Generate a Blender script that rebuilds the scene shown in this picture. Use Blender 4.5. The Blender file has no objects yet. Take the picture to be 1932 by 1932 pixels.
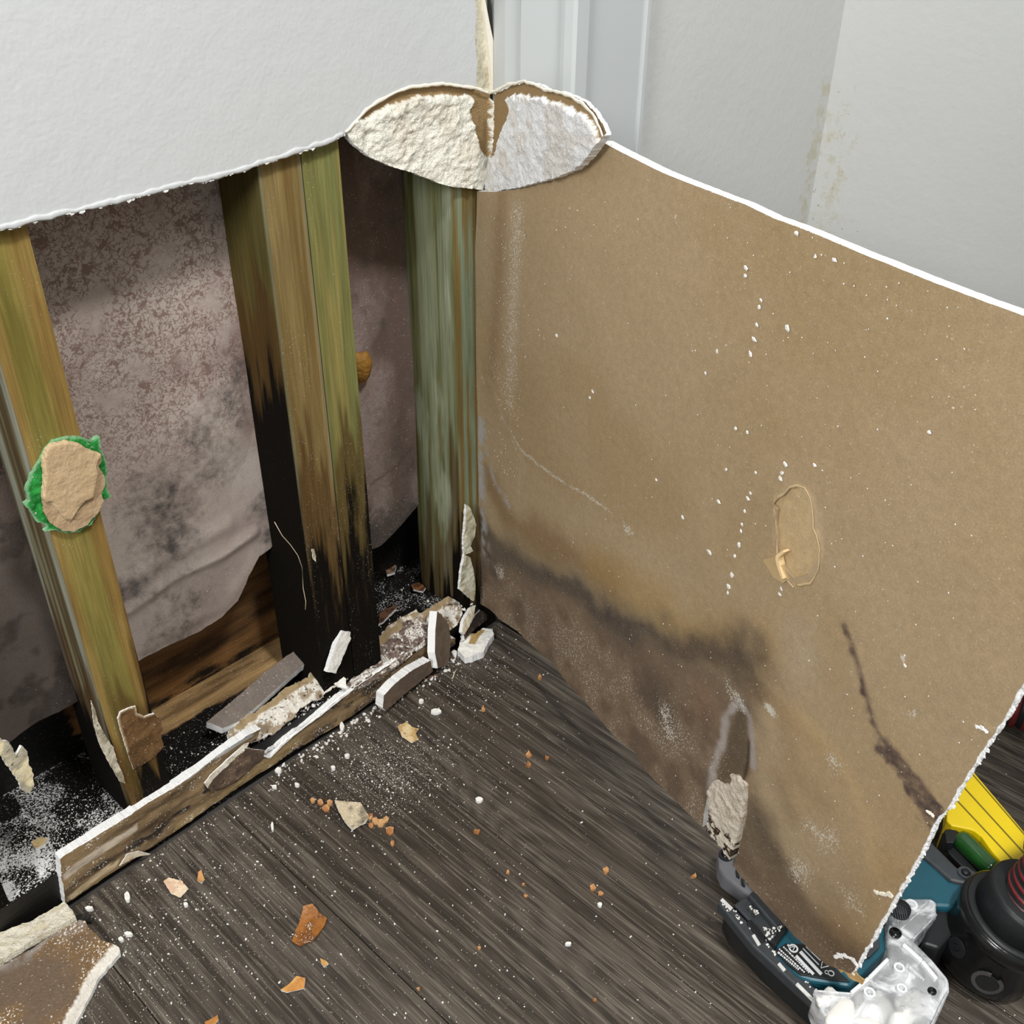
import bpy, math, random
import numpy as np
from mathutils import Vector, Matrix
from mathutils.geometry import delaunay_2d_cdt

random.seed(7); RNG = np.random.default_rng(7)
S = 0.95                                    # camera height above the floor (m)

# ------------------------------------------------------------------ camera
_D = np.array([937-966., -(3870-966.), -1935.]); _D /= np.linalg.norm(_D)
UP = -_D
_a = 3146-966.; _v = -(_a*UP[0]-1935*UP[2])/UP[1]
XC = np.array([_a, _v, -1935.]); XC /= np.linalg.norm(XC)
YC = np.cross(UP, XC)
M = np.stack([XC, YC, UP], 1)               # world -> camera
scene = bpy.context.scene
cd = bpy.data.cameras.new('camera'); cam = bpy.data.objects.new('camera', cd)
scene.collection.objects.link(cam); scene.camera = cam
cd.sensor_width = 36; cd.lens = 36*1935/1932; cd.clip_start = 0.01
cam.matrix_world = Matrix.Translation((0, 0, S)) @ Matrix(M.T.tolist()).to_4x4()

# ------------------------------------------------------------------ world, lamps, exposure
w = bpy.data.worlds.new('world'); scene.world = w; w.use_nodes = True
w.node_tree.nodes['Background'].inputs[0].default_value = (0.97, 0.98, 1.0, 1)
w.node_tree.nodes['Background'].inputs[1].default_value = 0.37
def area(name, loc, target, size, power, col):
    l = bpy.data.lights.new(name, 'AREA'); l.energy = power; l.color = col; l.shape = 'DISK'; l.size = size
    o = bpy.data.objects.new(name, l); scene.collection.objects.link(o); o.location = loc
    o.rotation_euler = (Vector(target)-Vector(loc)).to_track_quat('-Z', 'Y').to_euler()
    return o
area('ceiling_lamp', (0.44, -0.42, 2.38), (0.44, -0.2, 0), 0.30, 37, (1.0, 0.995, 0.98))
area('fill_light', (-1.45, -0.12, 1.75), (0.6, 0.45, 0.35), 0.7, 40, (1.0, 0.995, 0.98))  # added fill from the left, no seen source; brightens the brown board
scene.view_settings.view_transform = 'Standard'; scene.view_settings.look = 'None'
scene.view_settings.gamma = 1; scene.view_settings.use_curve_mapping = False
scene.view_settings.exposure = 0.0

# ------------------------------------------------------------------ measuring helpers
def ray(u, v): return M.T @ np.array([u-966., -(v-966.), -1935.])
class Plane:
    """a real plane in the room: origin, two in-plane axes, normal toward the viewer's side"""
    def __init__(s, o, e1, e2, n=None):
        s.o = np.array(o, float); s.e1 = np.array(e1, float)/np.linalg.norm(e1)
        s.e2 = np.array(e2, float)/np.linalg.norm(e2)
        nn = np.cross(s.e1, s.e2); s.n = nn/np.linalg.norm(nn)
        if n is not None and s.n @ np.array(n, float) < 0: s.n = -s.n; s.flip = True
        else: s.flip = False
    def m(s, u, v):                          # measured point -> metres in the plane
        r = ray(u, v); c = np.array([0, 0, S]); t = ((s.o-c) @ s.n)/(r @ s.n); p = c+r*t-s.o
        return (float(p @ s.e1), float(p @ s.e2))
    def ms(s, pts): return [s.m(*p) for p in pts]
    def P(s, U, V, off=0): 
        U = np.asarray(U, float); V = np.asarray(V, float); off = np.asarray(off, float)
        return s.o + U[..., None]*s.e1 + V[..., None]*s.e2 + (off*np.ones_like(U))[..., None]*s.n
YW = .837*S; YB = .847*S; CX = .866*S; DT = YB-YW
WL = Plane((0, YW, 0), (1, 0, 0), (0, 0, 1), (0, -1, 0))
FL = Plane((0, 0, 0), (1, 0, 0), (0, 1, 0), (0, 0, 1))
PT = Plane((0, 0, .045*S), (1, 0, 0), (0, 1, 0), (0, 0, 1))
_t = math.radians(106); PD = np.array([math.cos(_t), -math.sin(_t), 0]); HN = np.array([.838*S, .84*S, 0])
PN = Plane(HN, PD, (0, 0, 1), (-1, 0.28, 0))

def lin(c):
    c = np.asarray(c, float)/255.; return np.where(c <= .04045, c/12.92, ((c+.055)/1.055)**2.4)
def alb(r, g, b, k=1.10): return np.clip(lin((r, g, b))*k, 0, .9)

# ------------------------------------------------------------------ numpy noise
def _h(ix, iy, sd):
    n = (ix.astype(np.int64)*374761393 + iy.astype(np.int64)*668265263 + sd*1442695041) & 0x7fffffff
    n = ((n ^ (n >> 13))*1274126177) & 0x7fffffff
    return ((n ^ (n >> 16)) & 0xffff)/65535.
def vn(x, y, sd=0):
    x = np.asarray(x, float); y = np.asarray(y, float)
    ix = np.floor(x); iy = np.floor(y); fx = x-ix; fy = y-iy; fx = fx*fx*(3-2*fx); fy = fy*fy*(3-2*fy)
    a = _h(ix, iy, sd); b = _h(ix+1, iy, sd); c = _h(ix, iy+1, sd); d = _h(ix+1, iy+1, sd)
    return (a*(1-fx)+b*fx)*(1-fy)+(c*(1-fx)+d*fx)*fy
def fbm(x, y, sd=0, o=4):
    t = 0; a = .5; k = 1
    for i in range(o): t = t+a*vn(np.asarray(x)*k, np.asarray(y)*k, sd+i*17); a *= .5; k *= 2.03
    return t/(1-.5**o)
def ss(x, a, b):
    t = np.clip((x-a)/(b-a), 0, 1); return t*t*(3-2*t)
def dline(U, V, pts, closed=False):
    pts = list(pts); 
    if closed: pts = pts+[pts[0]]
    d = np.full(np.shape(U), 1e9)
    for (a, b), (c, e) in zip(pts[:-1], pts[1:]):
        dx = c-a; dy = e-b; L = dx*dx+dy*dy+1e-12
        t = np.clip(((U-a)*dx+(V-b)*dy)/L, 0, 1); d = np.minimum(d, np.hypot(U-a-t*dx, V-b-t*dy))
    return d
def inside(U, V, pts):
    r = np.zeros(np.shape(U), bool); n = len(pts); j = n-1
    for i in range(n):
        xi, yi = pts[i]; xj, yj = pts[j]
        c = ((yi > V) != (yj > V)) & (U < (xj-xi)*(V-yi)/(yj-yi+1e-15)+xi); r ^= c; j = i
    return r
def sdp(U, V, pts):                         # signed distance, + inside
    d = dline(U, V, pts, True); return np.where(inside(U, V, pts), d, -d)
def mixc(C, m, col): m = np.clip(m, 0, 1)[:, None]; return C*(1-m)+np.asarray(col)*m

# ------------------------------------------------------------------ materials
def new_mat(name):
    m = bpy.data.materials.new(name); m.use_nodes = True; nt = m.node_tree; return m, nt, nt.nodes['Principled BSDF']
def nd(nt, t, **k):
    n = nt.nodes.new(t)
    for a, b in k.items(): setattr(n, a, b)
    return n
def math_(nt, op, a, b=None, c=None, clamp=False):
    n = nd(nt, 'ShaderNodeMath', operation=op, use_clamp=clamp)
    for i, x in enumerate((a, b, c)):
        if x is None: continue
        if isinstance(x, (int, float)): n.inputs[i].default_value = x
        else: nt.links.new(x, n.inputs[i])
    return n.outputs[0]
def mixn(nt, f, a, b, mode='MIX'):
    n = nd(nt, 'ShaderNodeMix', data_type='RGBA', blend_type=mode)
    for i, x in ((0, f), (6, a), (7, b)):
        if hasattr(x, 'default_value') or hasattr(x, 'is_linked'): nt.links.new(x, n.inputs[i])
        elif isinstance(x, (int, float)): n.inputs[i].default_value = x if i == 0 else (x, x, x, 1)
        else: n.inputs[i].default_value = tuple(x)+((1,) if len(x) == 3 else ())
    return n.outputs[2]
def noise(nt, scale, mp=None, detail=3, rough=.55, dist=0, obj=False):
    tc = nd(nt, 'ShaderNodeTexCoord'); mpn = nd(nt, 'ShaderNodeMapping')
    nt.links.new(tc.outputs['Object'], mpn.inputs[0])
    if mp: mpn.inputs['Scale'].default_value = mp
    n = nd(nt, 'ShaderNodeTexNoise'); n.inputs['Scale'].default_value = scale; n.inputs['Detail'].default_value = detail
    n.inputs['Roughness'].default_value = rough; n.inputs['Distortion'].default_value = dist
    nt.links.new(mpn.outputs[0], n.inputs['Vector']); return n.outputs['Fac']
def ramp(nt, v, a, b): 
    n = nd(nt, 'ShaderNodeMapRange', interpolation_type='SMOOTHSTEP'); nt.links.new(v, n.inputs[0])
    n.inputs[1].default_value = a; n.inputs[2].default_value = b; return n.outputs[0]
def bump(nt, b, h, dist, strength=1):
    n = nd(nt, 'ShaderNodeBump'); n.inputs['Distance'].default_value = dist; n.inputs['Strength'].default_value = strength
    nt.links.new(h, n.inputs['Height']); nt.links.new(n.outputs[0], b.inputs['Normal']); return n
def plain(name, col, rough=.6, metal=0, var=.12, nscale=200, bdist=0, trans=0, coat=0, spec=.5):
    m, nt, b = new_mat(name)
    n = noise(nt, nscale)
    f = math_(nt, 'MULTIPLY_ADD', n, var*2, 1-var)
    c = mixn(nt, 1.0, col, (1, 1, 1), 'MULTIPLY')
    vm = nd(nt, 'ShaderNodeVectorMath', operation='SCALE'); nt.links.new(c, vm.inputs[0]); nt.links.new(f, vm.inputs['Scale'])
    nt.links.new(vm.outputs[0], b.inputs['Base Color'])
    b.inputs['Roughness'].default_value = rough; b.inputs['Metallic'].default_value = metal
    b.inputs['Specular IOR Level'].default_value = spec
    if trans: b.inputs['Transmission Weight'].default_value = trans
    if coat: b.inputs['Coat Weight'].default_value = coat
    if bdist: bump(nt, b, n, bdist)
    return m
def painted(name, rough=.85, grain=(1, 1, 1), gscale=300, gamt=.18, grain2=None, g2scale=40, g2amt=.0,
            mould=(.010, .008, .006), mscale=60, mgrain=(1, 1, 1), mk=.5, mw=.12, white=(.75, .73, .68), wscale=650,
            bdist=.0003, spec=.3, extra=None, mrough=None):
    """colour from the 'Col' attribute, broken up by noise; 'Mk'.r grows mould, 'Mk'.g scatters white dust or bloom"""
    m, nt, b = new_mat(name)
    col = nd(nt, 'ShaderNodeAttribute', attribute_name='Col').outputs['Color']
    mk_ = nd(nt, 'ShaderNodeAttribute', attribute_name='Mk').outputs['Color']
    sp = nd(nt, 'ShaderNodeSeparateColor'); nt.links.new(mk_, sp.inputs[0])
    n = noise(nt, gscale, grain, 4, .6)
    f = math_(nt, 'MULTIPLY_ADD', math_(nt, 'SUBTRACT', n, .5), gamt*4, 1.0)
    if g2amt:
        n2 = noise(nt, g2scale, grain2, 3, .6)
        f = math_(nt, 'MULTIPLY', f, math_(nt, 'MULTIPLY_ADD', math_(nt, 'SUBTRACT', n2, .5), g2amt*4, 1.0))
    f = math_(nt, 'MAXIMUM', f, .05)
    vm = nd(nt, 'ShaderNodeVectorMath', operation='SCALE'); nt.links.new(col, vm.inputs[0]); nt.links.new(f, vm.inputs['Scale'])
    c = vm.outputs[0]
    if extra: c = extra(nt, c, sp.outputs[2])
    mn = noise(nt, mscale, mgrain, 6, .68)
    mf = ramp(nt, math_(nt, 'MULTIPLY_ADD', math_(nt, 'SUBTRACT', mn, .5), mk*2, sp.outputs[0]), .5-mw, .5+mw)
    c = mixn(nt, mf, c, mould)
    wn = noise(nt, wscale, None, 2, .7)
    wf = ramp(nt, math_(nt, 'MULTIPLY_ADD', sp.outputs[1], .45, wn), .70, .80)
    wf = math_(nt, 'MULTIPLY', wf, ramp(nt, sp.outputs[1], .02, .1))
    c = mixn(nt, wf, c, white)
    nt.links.new(c, b.inputs['Base Color']); b.inputs['Roughness'].default_value = rough
    b.inputs['Specular IOR Level'].default_value = spec
    if mrough is not None: nt.links.new(math_(nt, 'MULTIPLY_ADD', mf, mrough-rough, rough), b.inputs['Roughness'])
    bump(nt, b, n, bdist)
    return m

def white_paint():
    m, nt, b = new_mat('white_wall_paint')
    n1 = noise(nt, 260, None, 3, .5); n2 = noise(nt, 60, None, 2); n3 = noise(nt, 9, None, 3)
    c = mixn(nt, n3, alb(203, 205, 205, .94), alb(208, 210, 210, .94))
    sp = noise(nt, 420, None, 2, .6)
    c = mixn(nt, math_(nt, 'MULTIPLY', ramp(nt, sp, .73, .78), ramp(nt, n2, .55, .7)), c, (.35, .32, .28))
    nt.links.new(c, b.inputs['Base Color']); b.inputs['Roughness'].default_value = .55; b.inputs['Specular IOR Level'].default_value = .3
    bump(nt, b, math_(nt, 'ADD', math_(nt, 'MULTIPLY', n1, .5), n2), .0010, .6)
    return m
M_WALL = white_paint()
M_TRIM = plain('white_gloss_trim', alb(200, 204, 204, .95), .35, var=.01, nscale=12)
M_CLOSET = plain('closet_paint', alb(196, 197, 192), .6, var=.02, nscale=9)
M_CORE = plain('gypsum_core', (.90, .895, .875), .95, var=.04, nscale=900, bdist=.0006)
M_WHITE = M_CORE
M_PAPER_W = plain('wall_face_paper', alb(214, 210, 200), .8, var=.05)

# ------------------------------------------------------------------ object helpers
COL = scene.collection
def tag(o, label=None, cat=None, group=None, kind=None):
    if label: o['label'] = label
    if cat: o['category'] = cat
    if group: o['group'] = group
    if kind: o['kind'] = kind
    return o
def empty(name, loc, label, cat, group=None, kind=None):
    o = bpy.data.objects.new(name, None); COL.objects.link(o); o.location = loc; o.empty_display_size = .02
    return tag(o, label, cat, group, kind)
def mesh_obj(name, verts, faces, mats, mi=None, col=None, mk=None, parent=None, smooth=False, origin=None):
    verts = np.asarray(verts, float)
    if origin is None:
        lo = verts.min(0); hi = verts.max(0); origin = np.array([(lo[0]+hi[0])/2, (lo[1]+hi[1])/2, lo[2]])
    origin = np.asarray(origin, float)
    me = bpy.data.meshes.new(name); me.from_pydata((verts-origin).tolist(), [], [tuple(int(i) for i in f) for f in faces])
    for m_ in (mats if isinstance(mats, (list, tuple)) else [mats]): me.materials.append(m_)
    if mi is not None: me.polygons.foreach_set('material_index', np.asarray(mi, np.int32))
    if smooth: me.polygons.foreach_set('use_smooth', np.ones(len(me.polygons), bool))
    for nm, arr in (('Col', col), ('Mk', mk)):
        if arr is not None:
            a = me.color_attributes.new(nm, 'FLOAT_COLOR', 'POINT')
            a.data.foreach_set('color', np.concatenate([arr, np.ones((len(arr), 1))], 1).astype(np.float32).ravel())
    me.update()
    o = bpy.data.objects.new(name, me); COL.objects.link(o)
    if parent is not None:
        o.parent = parent; pl = np.array(parent.location)
        if parent.parent: pl = pl+np.array(parent.parent.location)
        o.location = origin-pl
    else: o.location = origin
    return o

def densify(poly, step):
    out = []
    n = len(poly)
    for i in range(n):
        a = np.array(poly[i]); b = np.array(poly[(i+1) % n]); L = np.linalg.norm(b-a); k = max(1, int(round(L/step)))
        for j in range(k): out.append(a+(b-a)*j/k)
    return np.array(out)
def opath(line, step):
    P = [np.array(p) for p in line]; out = []
    for a, b in zip(P[:-1], P[1:]):
        k = max(1, int(round(np.linalg.norm(b-a)/step))); out += [a+(b-a)*j/k for j in range(k)]
    return np.array(out+[P[-1]])
def ragged(poly, step, amp, scale, sd=0, fixed=None):
    p = densify(poly, step); n = len(p); t = np.roll(p, -1, 0)-np.roll(p, 1, 0); t /= np.linalg.norm(t, axis=1)[:, None]+1e-12
    nn = np.stack([t[:, 1], -t[:, 0]], 1)
    d = (fbm(p[:, 0]*scale, p[:, 1]*scale, sd, 4)-.5)*2*amp
    if fixed is not None: d = d*fixed(p)
    return p+nn*d[:, None]
def sheet(name, plane, poly, thick, spacing, mats, paint=None, disp=None, holes=(), rag=None, parent=None, inner=None,
          fixed=None, smooth=True, origin=None, bend=None, backdisp=None, sd=0, holemat=None):
    """a board or paper: dense front skin cut to an outline, core round its rim, back skin"""
    loops = [poly]+list(holes); pts = []; edges = []
    for li, lp in enumerate(loops):
        q = ragged(lp, spacing*.8, rag[0], rag[1], sd+li*5, fixed) if rag else densify(lp, spacing)
        k = len(pts); pts += q.tolist(); n = len(q); edges += [(k+i, k+(i+1) % n) for i in range(n)]
        if li == 0: outer = q
        else: holes = list(holes); holes[li-1] = q
    nb = len(pts)
    lo = outer.min(0); hi = outer.max(0)
    gx, gy = np.meshgrid(np.arange(lo[0], hi[0], spacing), np.arange(lo[1], hi[1], spacing*.87))
    gx = gx+(np.arange(gx.shape[0]) % 2)[:, None]*spacing*.5; gx = gx.ravel(); gy = gy.ravel()
    keep = inside(gx, gy, outer)
    if inner is not None: keep &= inner(gx, gy)
    gx = gx[keep]; gy = gy[keep]
    B = np.array(pts)
    if len(gx):
        near = np.zeros(len(gx), bool)
        cell = {}
        for b in B: cell.setdefault((int(b[0]//spacing), int(b[1]//spacing)), 1)
        ci = (gx//spacing).astype(int); cj = (gy//spacing).astype(int)
        for k in range(len(gx)):
            i, j = ci[k], cj[k]
            if (i, j) in cell: near[k] = True
        gx = gx[~near]; gy = gy[~near]
        for h in holes:
            k = ~inside(gx, gy, h); gx = gx[k]; gy = gy[k]
    allp = pts+np.stack([gx, gy], 1).tolist() if len(gx) else pts
    r = delaunay_2d_cdt([Vector(p) for p in allp], edges, [], 1 if len(loops) == 1 else 0, 1e-7)
    V2 = np.array([tuple(v) for v in r[0]]); F = [tuple(f) for f in r[2]]
    if len(loops) > 1:
        cen = np.array([V2[list(f)].mean(0) for f in F]); k = inside(cen[:, 0], cen[:, 1], outer)
        for h in holes: k &= ~inside(cen[:, 0], cen[:, 1], h)
        F = [f for f, q in zip(F, k) if q]
    U, V = V2[:, 0], V2[:, 1]; off = disp(U, V) if disp else 0
    Pf = plane.P(U, V, off); Pb = plane.P(U, V, -thick+(backdisp(U, V) if backdisp else 0))
    # orientation
    a, b_, c = (Pf[i] for i in F[0][:3])
    area2 = sum((np.cross(V2[f[1]]-V2[f[0]], V2[f[2]]-V2[f[0]])) for f in F[:1])
    if np.cross(b_-a, c-a) @ plane.n < 0: F = [f[::-1] for f in F]
    n = len(V2); faces = list(F); mi = [0]*len(F)
    cnt = {}
    for f in F:
        for i in range(len(f)):
            e = (f[i], f[(i+1) % len(f)]); cnt[e] = 1
    be = [e for e in cnt if (e[1], e[0]) not in cnt]
    if thick > 0:
        faces += [tuple(i+n for i in f[::-1]) for f in F]; mi += [2 if len(mats) > 2 else len(mats)-1]*len(F)
        ids = sorted({i for e in be for i in e}); loc = {i: k for k, i in enumerate(ids)}; m_ = len(ids)
        P = np.concatenate([Pf, Pb, Pf[ids], Pb[ids]]); base = 2*n
        isr = np.zeros(n, bool)
        if holemat is not None:
            for h in holes: isr |= dline(U, V, [tuple(q_) for q_ in h], True) < 1e-4
        for a, b_ in be: faces.append((base+loc[b_], base+loc[a], base+m_+loc[a], base+m_+loc[b_])); mi.append(holemat if isr[a] and isr[b_] and holemat is not None else (1 if len(mats) > 1 else 0))
    else: P = Pf; ids = []
    if bend is not None: P = bend(P)
    col = mk = None
    if paint is not None:
        c_, k_ = paint(U, V)
        if thick > 0:
            col = np.concatenate([c_, c_, c_[ids], c_[ids]]); mk = np.concatenate([k_, k_, k_[ids], k_[ids]])
        else: col, mk = c_, k_
    o = mesh_obj(name, P, faces, mats, mi, col, mk, parent, False, origin)
    if smooth:
        sm = np.zeros(len(faces), bool); sm[:len(F)] = True; o.data.polygons.foreach_set('use_smooth', sm)
    return o
def box_vf(x0, x1, y0, y1, z0, z1):
    v = [(x, y, z) for z in (z0, z1) for y in (y0, y1) for x in (x0, x1)]
    return v, [(0, 2, 3, 1), (4, 5, 7, 6), (0, 1, 5, 4), (2, 6, 7, 3), (0, 4, 6, 2), (1, 3, 7, 5)]
def box(name, x0, x1, y0, y1, z0, z1, mat, parent=None, bev=0):
    v, f = box_vf(x0, x1, y0, y1, z0, z1); o = mesh_obj(name, v, f, mat, parent=parent)
    if bev:
        b = o.modifiers.new('b', 'BEVEL'); b.width = bev; b.segments = 2
    return o
def gridbox(name, x0, x1, y0, y1, z0, z1, zs, step, mat, paint, parent=None):
    """a board with finely divided faces so that its stains can be laid on it; zs = heights of its rows"""
    V = []; Fc = []; uv = []
    def face(o_, a, b, na, nb_, fid):
        base = len(V)
        for j in nb_:
            for i in na: V.append(o_+a*i+b*j)
        w_ = len(na)
        for j in range(len(nb_)-1):
            for i in range(w_-1):
                q = base+j*w_+i; Fc.append((q, q+1, q+w_+1, q+w_))
    X = np.array([1., 0, 0]); Y = np.array([0, 1., 0]); Z = np.array([0, 0, 1.])
    dx = np.linspace(0, x1-x0, max(2, int((x1-x0)/step)+1)); dy = np.linspace(0, y1-y0, max(2, int((y1-y0)/step)+1))
    dz = np.asarray(zs)-z0
    face(np.array([x0, y0, z0]), X, Z, dx, dz, 0)
    face(np.array([x1, y0, z0]), Y, Z, dy, dz, 1)
    face(np.array([x1, y1, z0]), -X, Z, dx, dz, 2)
    face(np.array([x0, y1, z0]), -Y, Z, dy, dz, 3)
    face(np.array([x0, y0, z1]), X, Y, dx, dy, 4)
    face(np.array([x0, y1, z0]), X, -Y, dx, dy, 5)
    V = np.array(V); c, k = paint(V)
    return mesh_obj(name, V, Fc, mat, None, c, k, parent)
#@@SHELL
# ================================================================== SETTING
# ---- left wall board, cut along a sagging line, torn open round the corner joint
cut_px = [(-330, 470), (-120, 448), (0, 430), (70, 412), (140, 397), (250, 371), (330, 350), (430, 327), (510, 301), (560, 285), (620, 266), (648, 252)]
scar_px = [(655, 250), (672, 228), (688, 211), (712, 193), (740, 178), (768, 167), (800, 164), (835, 161), (870, 164), (898, 168), (930, 178),
           (932, 240), (930, 292), (922, 325), (912, 358), (868, 354), (836, 348), (806, 337), (776, 325), (738, 314), (704, 299), (676, 279), (660, 262)]
cut = WL.ms(cut_px); scar = WL.ms(scar_px); edge_r = WL.ms([(930, 178), (898, 168), (900, 120), (896, 70), (898, 30), (896, 0)])
wall_poly = [(-1.6, .02), (-.35, .02)]+[(-.35, cut[0][1])]+cut+scar[:9]+[edge_r[1]]+edge_r[2:]+[(edge_r[-1][0]+.002, 2.4), (-1.6, 2.4)]
vis_lo = WL.m(-60, 480)[0]; vis_hi = WL.m(300, -40)[1]
rimline = cut+scar[:10]
def wall_disp(U, V):
    return 0*U
wall_board = sheet('wall_left', WL, wall_poly, DT, .003, [M_WALL, M_CORE, M_PAPER_W], disp=wall_disp, rag=(.0011, 330),
                   inner=lambda u, v: (dline(u, v, rimline) < .02), fixed=lambda p: np.clip(1-dline(p[:, 0], p[:, 1], rimline)/.01, 0, 1), smooth=False)
tag(wall_board, kind='structure')
# frayed paper burrs hanging from the saw cut
def burrs(name, plane, line, n, parent, sd=1, lo=.001, hi=.004, mat=None, off=-.001, away=(0, -1)):
    r = np.random.default_rng(sd); V = []; Fc = []; P = opath(line, .002)
    for i in range(n):
        c = P[r.integers(len(P))]; s = r.uniform(lo, hi)*(1 if r.random() < .9 else 1.8); a = r.uniform(0, 6.28)
        k = len(V); m_ = 6
        for z in (0, 1):
            for j in range(m_):
                q = a+j*6.283/m_; rr = s*r.uniform(.35, .8); 
                V.append(plane.P(c[0]+math.cos(q)*rr+away[0]*s*.4, c[1]+math.sin(q)*rr*.7+away[1]*s*.4, off+z*.0012+r.uniform(0, .0008)))
        Fc += [tuple(k+j for j in range(m_))[::-1], tuple(k+m_+j for j in range(m_))]
        Fc += [(k+j, k+(j+1) % m_, k+m_+(j+1) % m_, k+m_+j) for j in range(m_)]
    o = mesh_obj(name, V, Fc, mat or M_CORE, parent=parent); o['kind'] = 'stuff'; return o
burrs('plaster_burr', WL, cut, 520, wall_board, lo=.0012, hi=.0026)

TAN = alb(152, 126, 88)
M_TORN = painted('torn_plaster', .95, gscale=520, gamt=.08, bdist=.0022, mould=(.16, .12, .08), mk=.2)
def torn_paint_fn(rim, rimw, tanpolys, pl, base, shade_sd):
    def f(U, V):
        C = np.tile(base, (len(U), 1)); n = fbm(U*45, V*45, shade_sd, 4)
        C = mixc(C, ss(n, .5, .66)*.45, alb(206, 194, 176))
        w_ = rimw*(.55+1.3*fbm(U*60, V*8, 5, 3)*(vn(U*150, V*30, 9)*.8+.4))
        d = dline(U, V, rim); m_ = (d < w_).astype(float)
        for tp in tanpolys: m_ = np.maximum(m_, ss(sdp(U, V, tp)+(fbm(U*220, V*220, 3, 3)-.5)*.006, -.0004, .0004))
        C = mixc(C, m_, TAN*(1+0*n[:, None]))
        return C, np.zeros((len(U), 3))
    return f
def torn_disp_fn(rim, rimw, tanpolys, poly, amp):
    def f(U, V):
        dd = dline(U, V, poly, True)
        w_ = rimw*(.55+1.3*fbm(U*60, V*8, 5, 3)*(vn(U*150, V*30, 9)*.8+.4)); d = dline(U, V, rim); t = ss(d, w_, w_+.002)
        for tp in tanpolys: t = t*(1-ss(sdp(U, V, tp), -.001, .001))
        r = fbm(U*90, V*90, 11, 5)*amp*.8+fbm(U*380, V*380, 4, 2)*amp*.45+fbm(U*22, V*22, 6, 2)*amp*1.3
        rid = 1-np.abs(fbm(U*40, V*70, 21, 3)-.5)*5
        return -.0035+t*(r*1.0-amp*.8+np.clip(rid, 0, 1)*amp*.35)-.0008*(1-t)
    return f
rimL = WL.ms([(690, 205), (716, 190), (745, 176), (772, 166), (800, 163), (835, 160), (870, 163), (898, 168), (925, 178)])
tanL = WL.ms([(903, 172), (897, 195), (890, 213), (898, 235), (903, 262), (908, 283), (922, 298), (927, 298), (927, 172)])
scar_ob = sheet('torn_plaster_patch', WL, scar, DT-.0006, .0016, [M_TORN, M_CORE, M_PAPER_W], paint=torn_paint_fn(rimL, .009, [tanL], WL, alb(238, 231, 218), 1),
                disp=torn_disp_fn(rimL, .009, [tanL], scar, .0058), rag=(.0012, 260), parent=wall_board)
scar_ob['label'] = 'rough white torn plaster with brown paper rim'
# right half: the board beyond the joint, turning out from the corner
def mp(plane, pt): return plane.P(*plane.m(*pt))
_pj = mp(PN, (1137, 262)); QO = np.array([CX-.020, YW-.002, 0]); QD = np.array([_pj[0]-CX, _pj[1]-YW, 0])
QP = Plane(QO, QD, (0, 0, 1), (-1, .3, 0))
scarR_px = [(925, 178), (940, 172), (958, 162), (990, 155), (1012, 162), (1030, 172), (1050, 173), (1078, 184), (1100, 197), (1117, 216), (1130, 238), (1137, 256), (1128, 268),
            (1116, 285), (1102, 303), (1082, 321), (1052, 334), (1015, 344), (970, 356), (935, 360), (905, 358), (912, 325), (923, 292), (925, 240)]
scarR = QP.ms(scarR_px)
rimR = QP.ms([(925, 178), (960, 164), (990, 158), (1020, 168), (1050, 174), (1078, 185), (1100, 198), (1117, 217), (1130, 238)])
tanR = QP.ms([(925, 172), (950, 172), (948, 190), (955, 212), (948, 240), (940, 262), (930, 290), (923, 298)])
#@@RIGHT
wall_right = empty('wall_right', (CX, .6, 0), None, None, kind='structure')
scR = sheet('torn_plaster_patch', QP, scarR, DT-.001, .0016, [M_TORN, M_CORE, M_PAPER_W], paint=torn_paint_fn(rimR, .009, [tanR], QP, alb(248, 246, 240), 3),
            disp=torn_disp_fn(rimR, .009, [tanR], scarR, .0048), rag=(.0014, 260), parent=wall_right)
scR['label'] = 'rough white torn plaster with brown paper rim'
# rolled white lip of the torn face paper above both halves
def lip(name, plane, line, rad, parent, sd, mat=M_PAPER_W, off=0.0):
    P = opath(line, .0025); n = len(P); V = []; Fc = []; k = 6
    for i, p in enumerate(P):
        a = P[max(0, i-1)]; b = P[min(n-1, i+1)]; t = (b-a)/np.linalg.norm(b-a); nn = np.array([-t[1], t[0]])
        r = rad*(.55+.9*float(vn(i*.35, sd*3.1, sd))); j = (float(vn(i*.5, 7.7, sd))-.5)*rad*1.1
        for q in range(k):
            an = q*6.283/k; w_ = p+nn*(math.cos(an)*r*1.5+j); V.append(plane.P(w_[0], w_[1], off+math.sin(an)*r*.6))
    for i in range(n-1):
        for q in range(k): Fc.append((i*k+q, i*k+(q+1) % k, (i+1)*k+(q+1) % k, (i+1)*k+q))
    Fc += [tuple(range(k))[::-1], tuple((n-1)*k+q for q in range(k))]
    return mesh_obj(name, V, Fc, mat, parent=parent, smooth=True)
lip('paper_lip', WL, cut, .0016, wall_board, 13, M_WALL, .0004)
M_CREAM = plain('torn_joint_paper', alb(228, 222, 206), .85, var=.08, nscale=300)
lip('paper_lip', WL, WL.ms([(652, 250), (672, 228), (688, 210), (712, 192), (740, 177), (770, 165), (800, 161), (835, 158), (870, 162), (900, 167), (923, 176)]), .0010, wall_board, 3, M_CREAM, .0004)
lip('paper_lip', QP, QP.ms([(925, 175), (940, 170), (958, 160), (990, 153), (1012, 160), (1030, 170), (1052, 172), (1080, 183), (1103, 197), (1120, 216), (1132, 238), (1139, 258)]), .0011, wall_right, 5, M_CREAM, .001)
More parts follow.
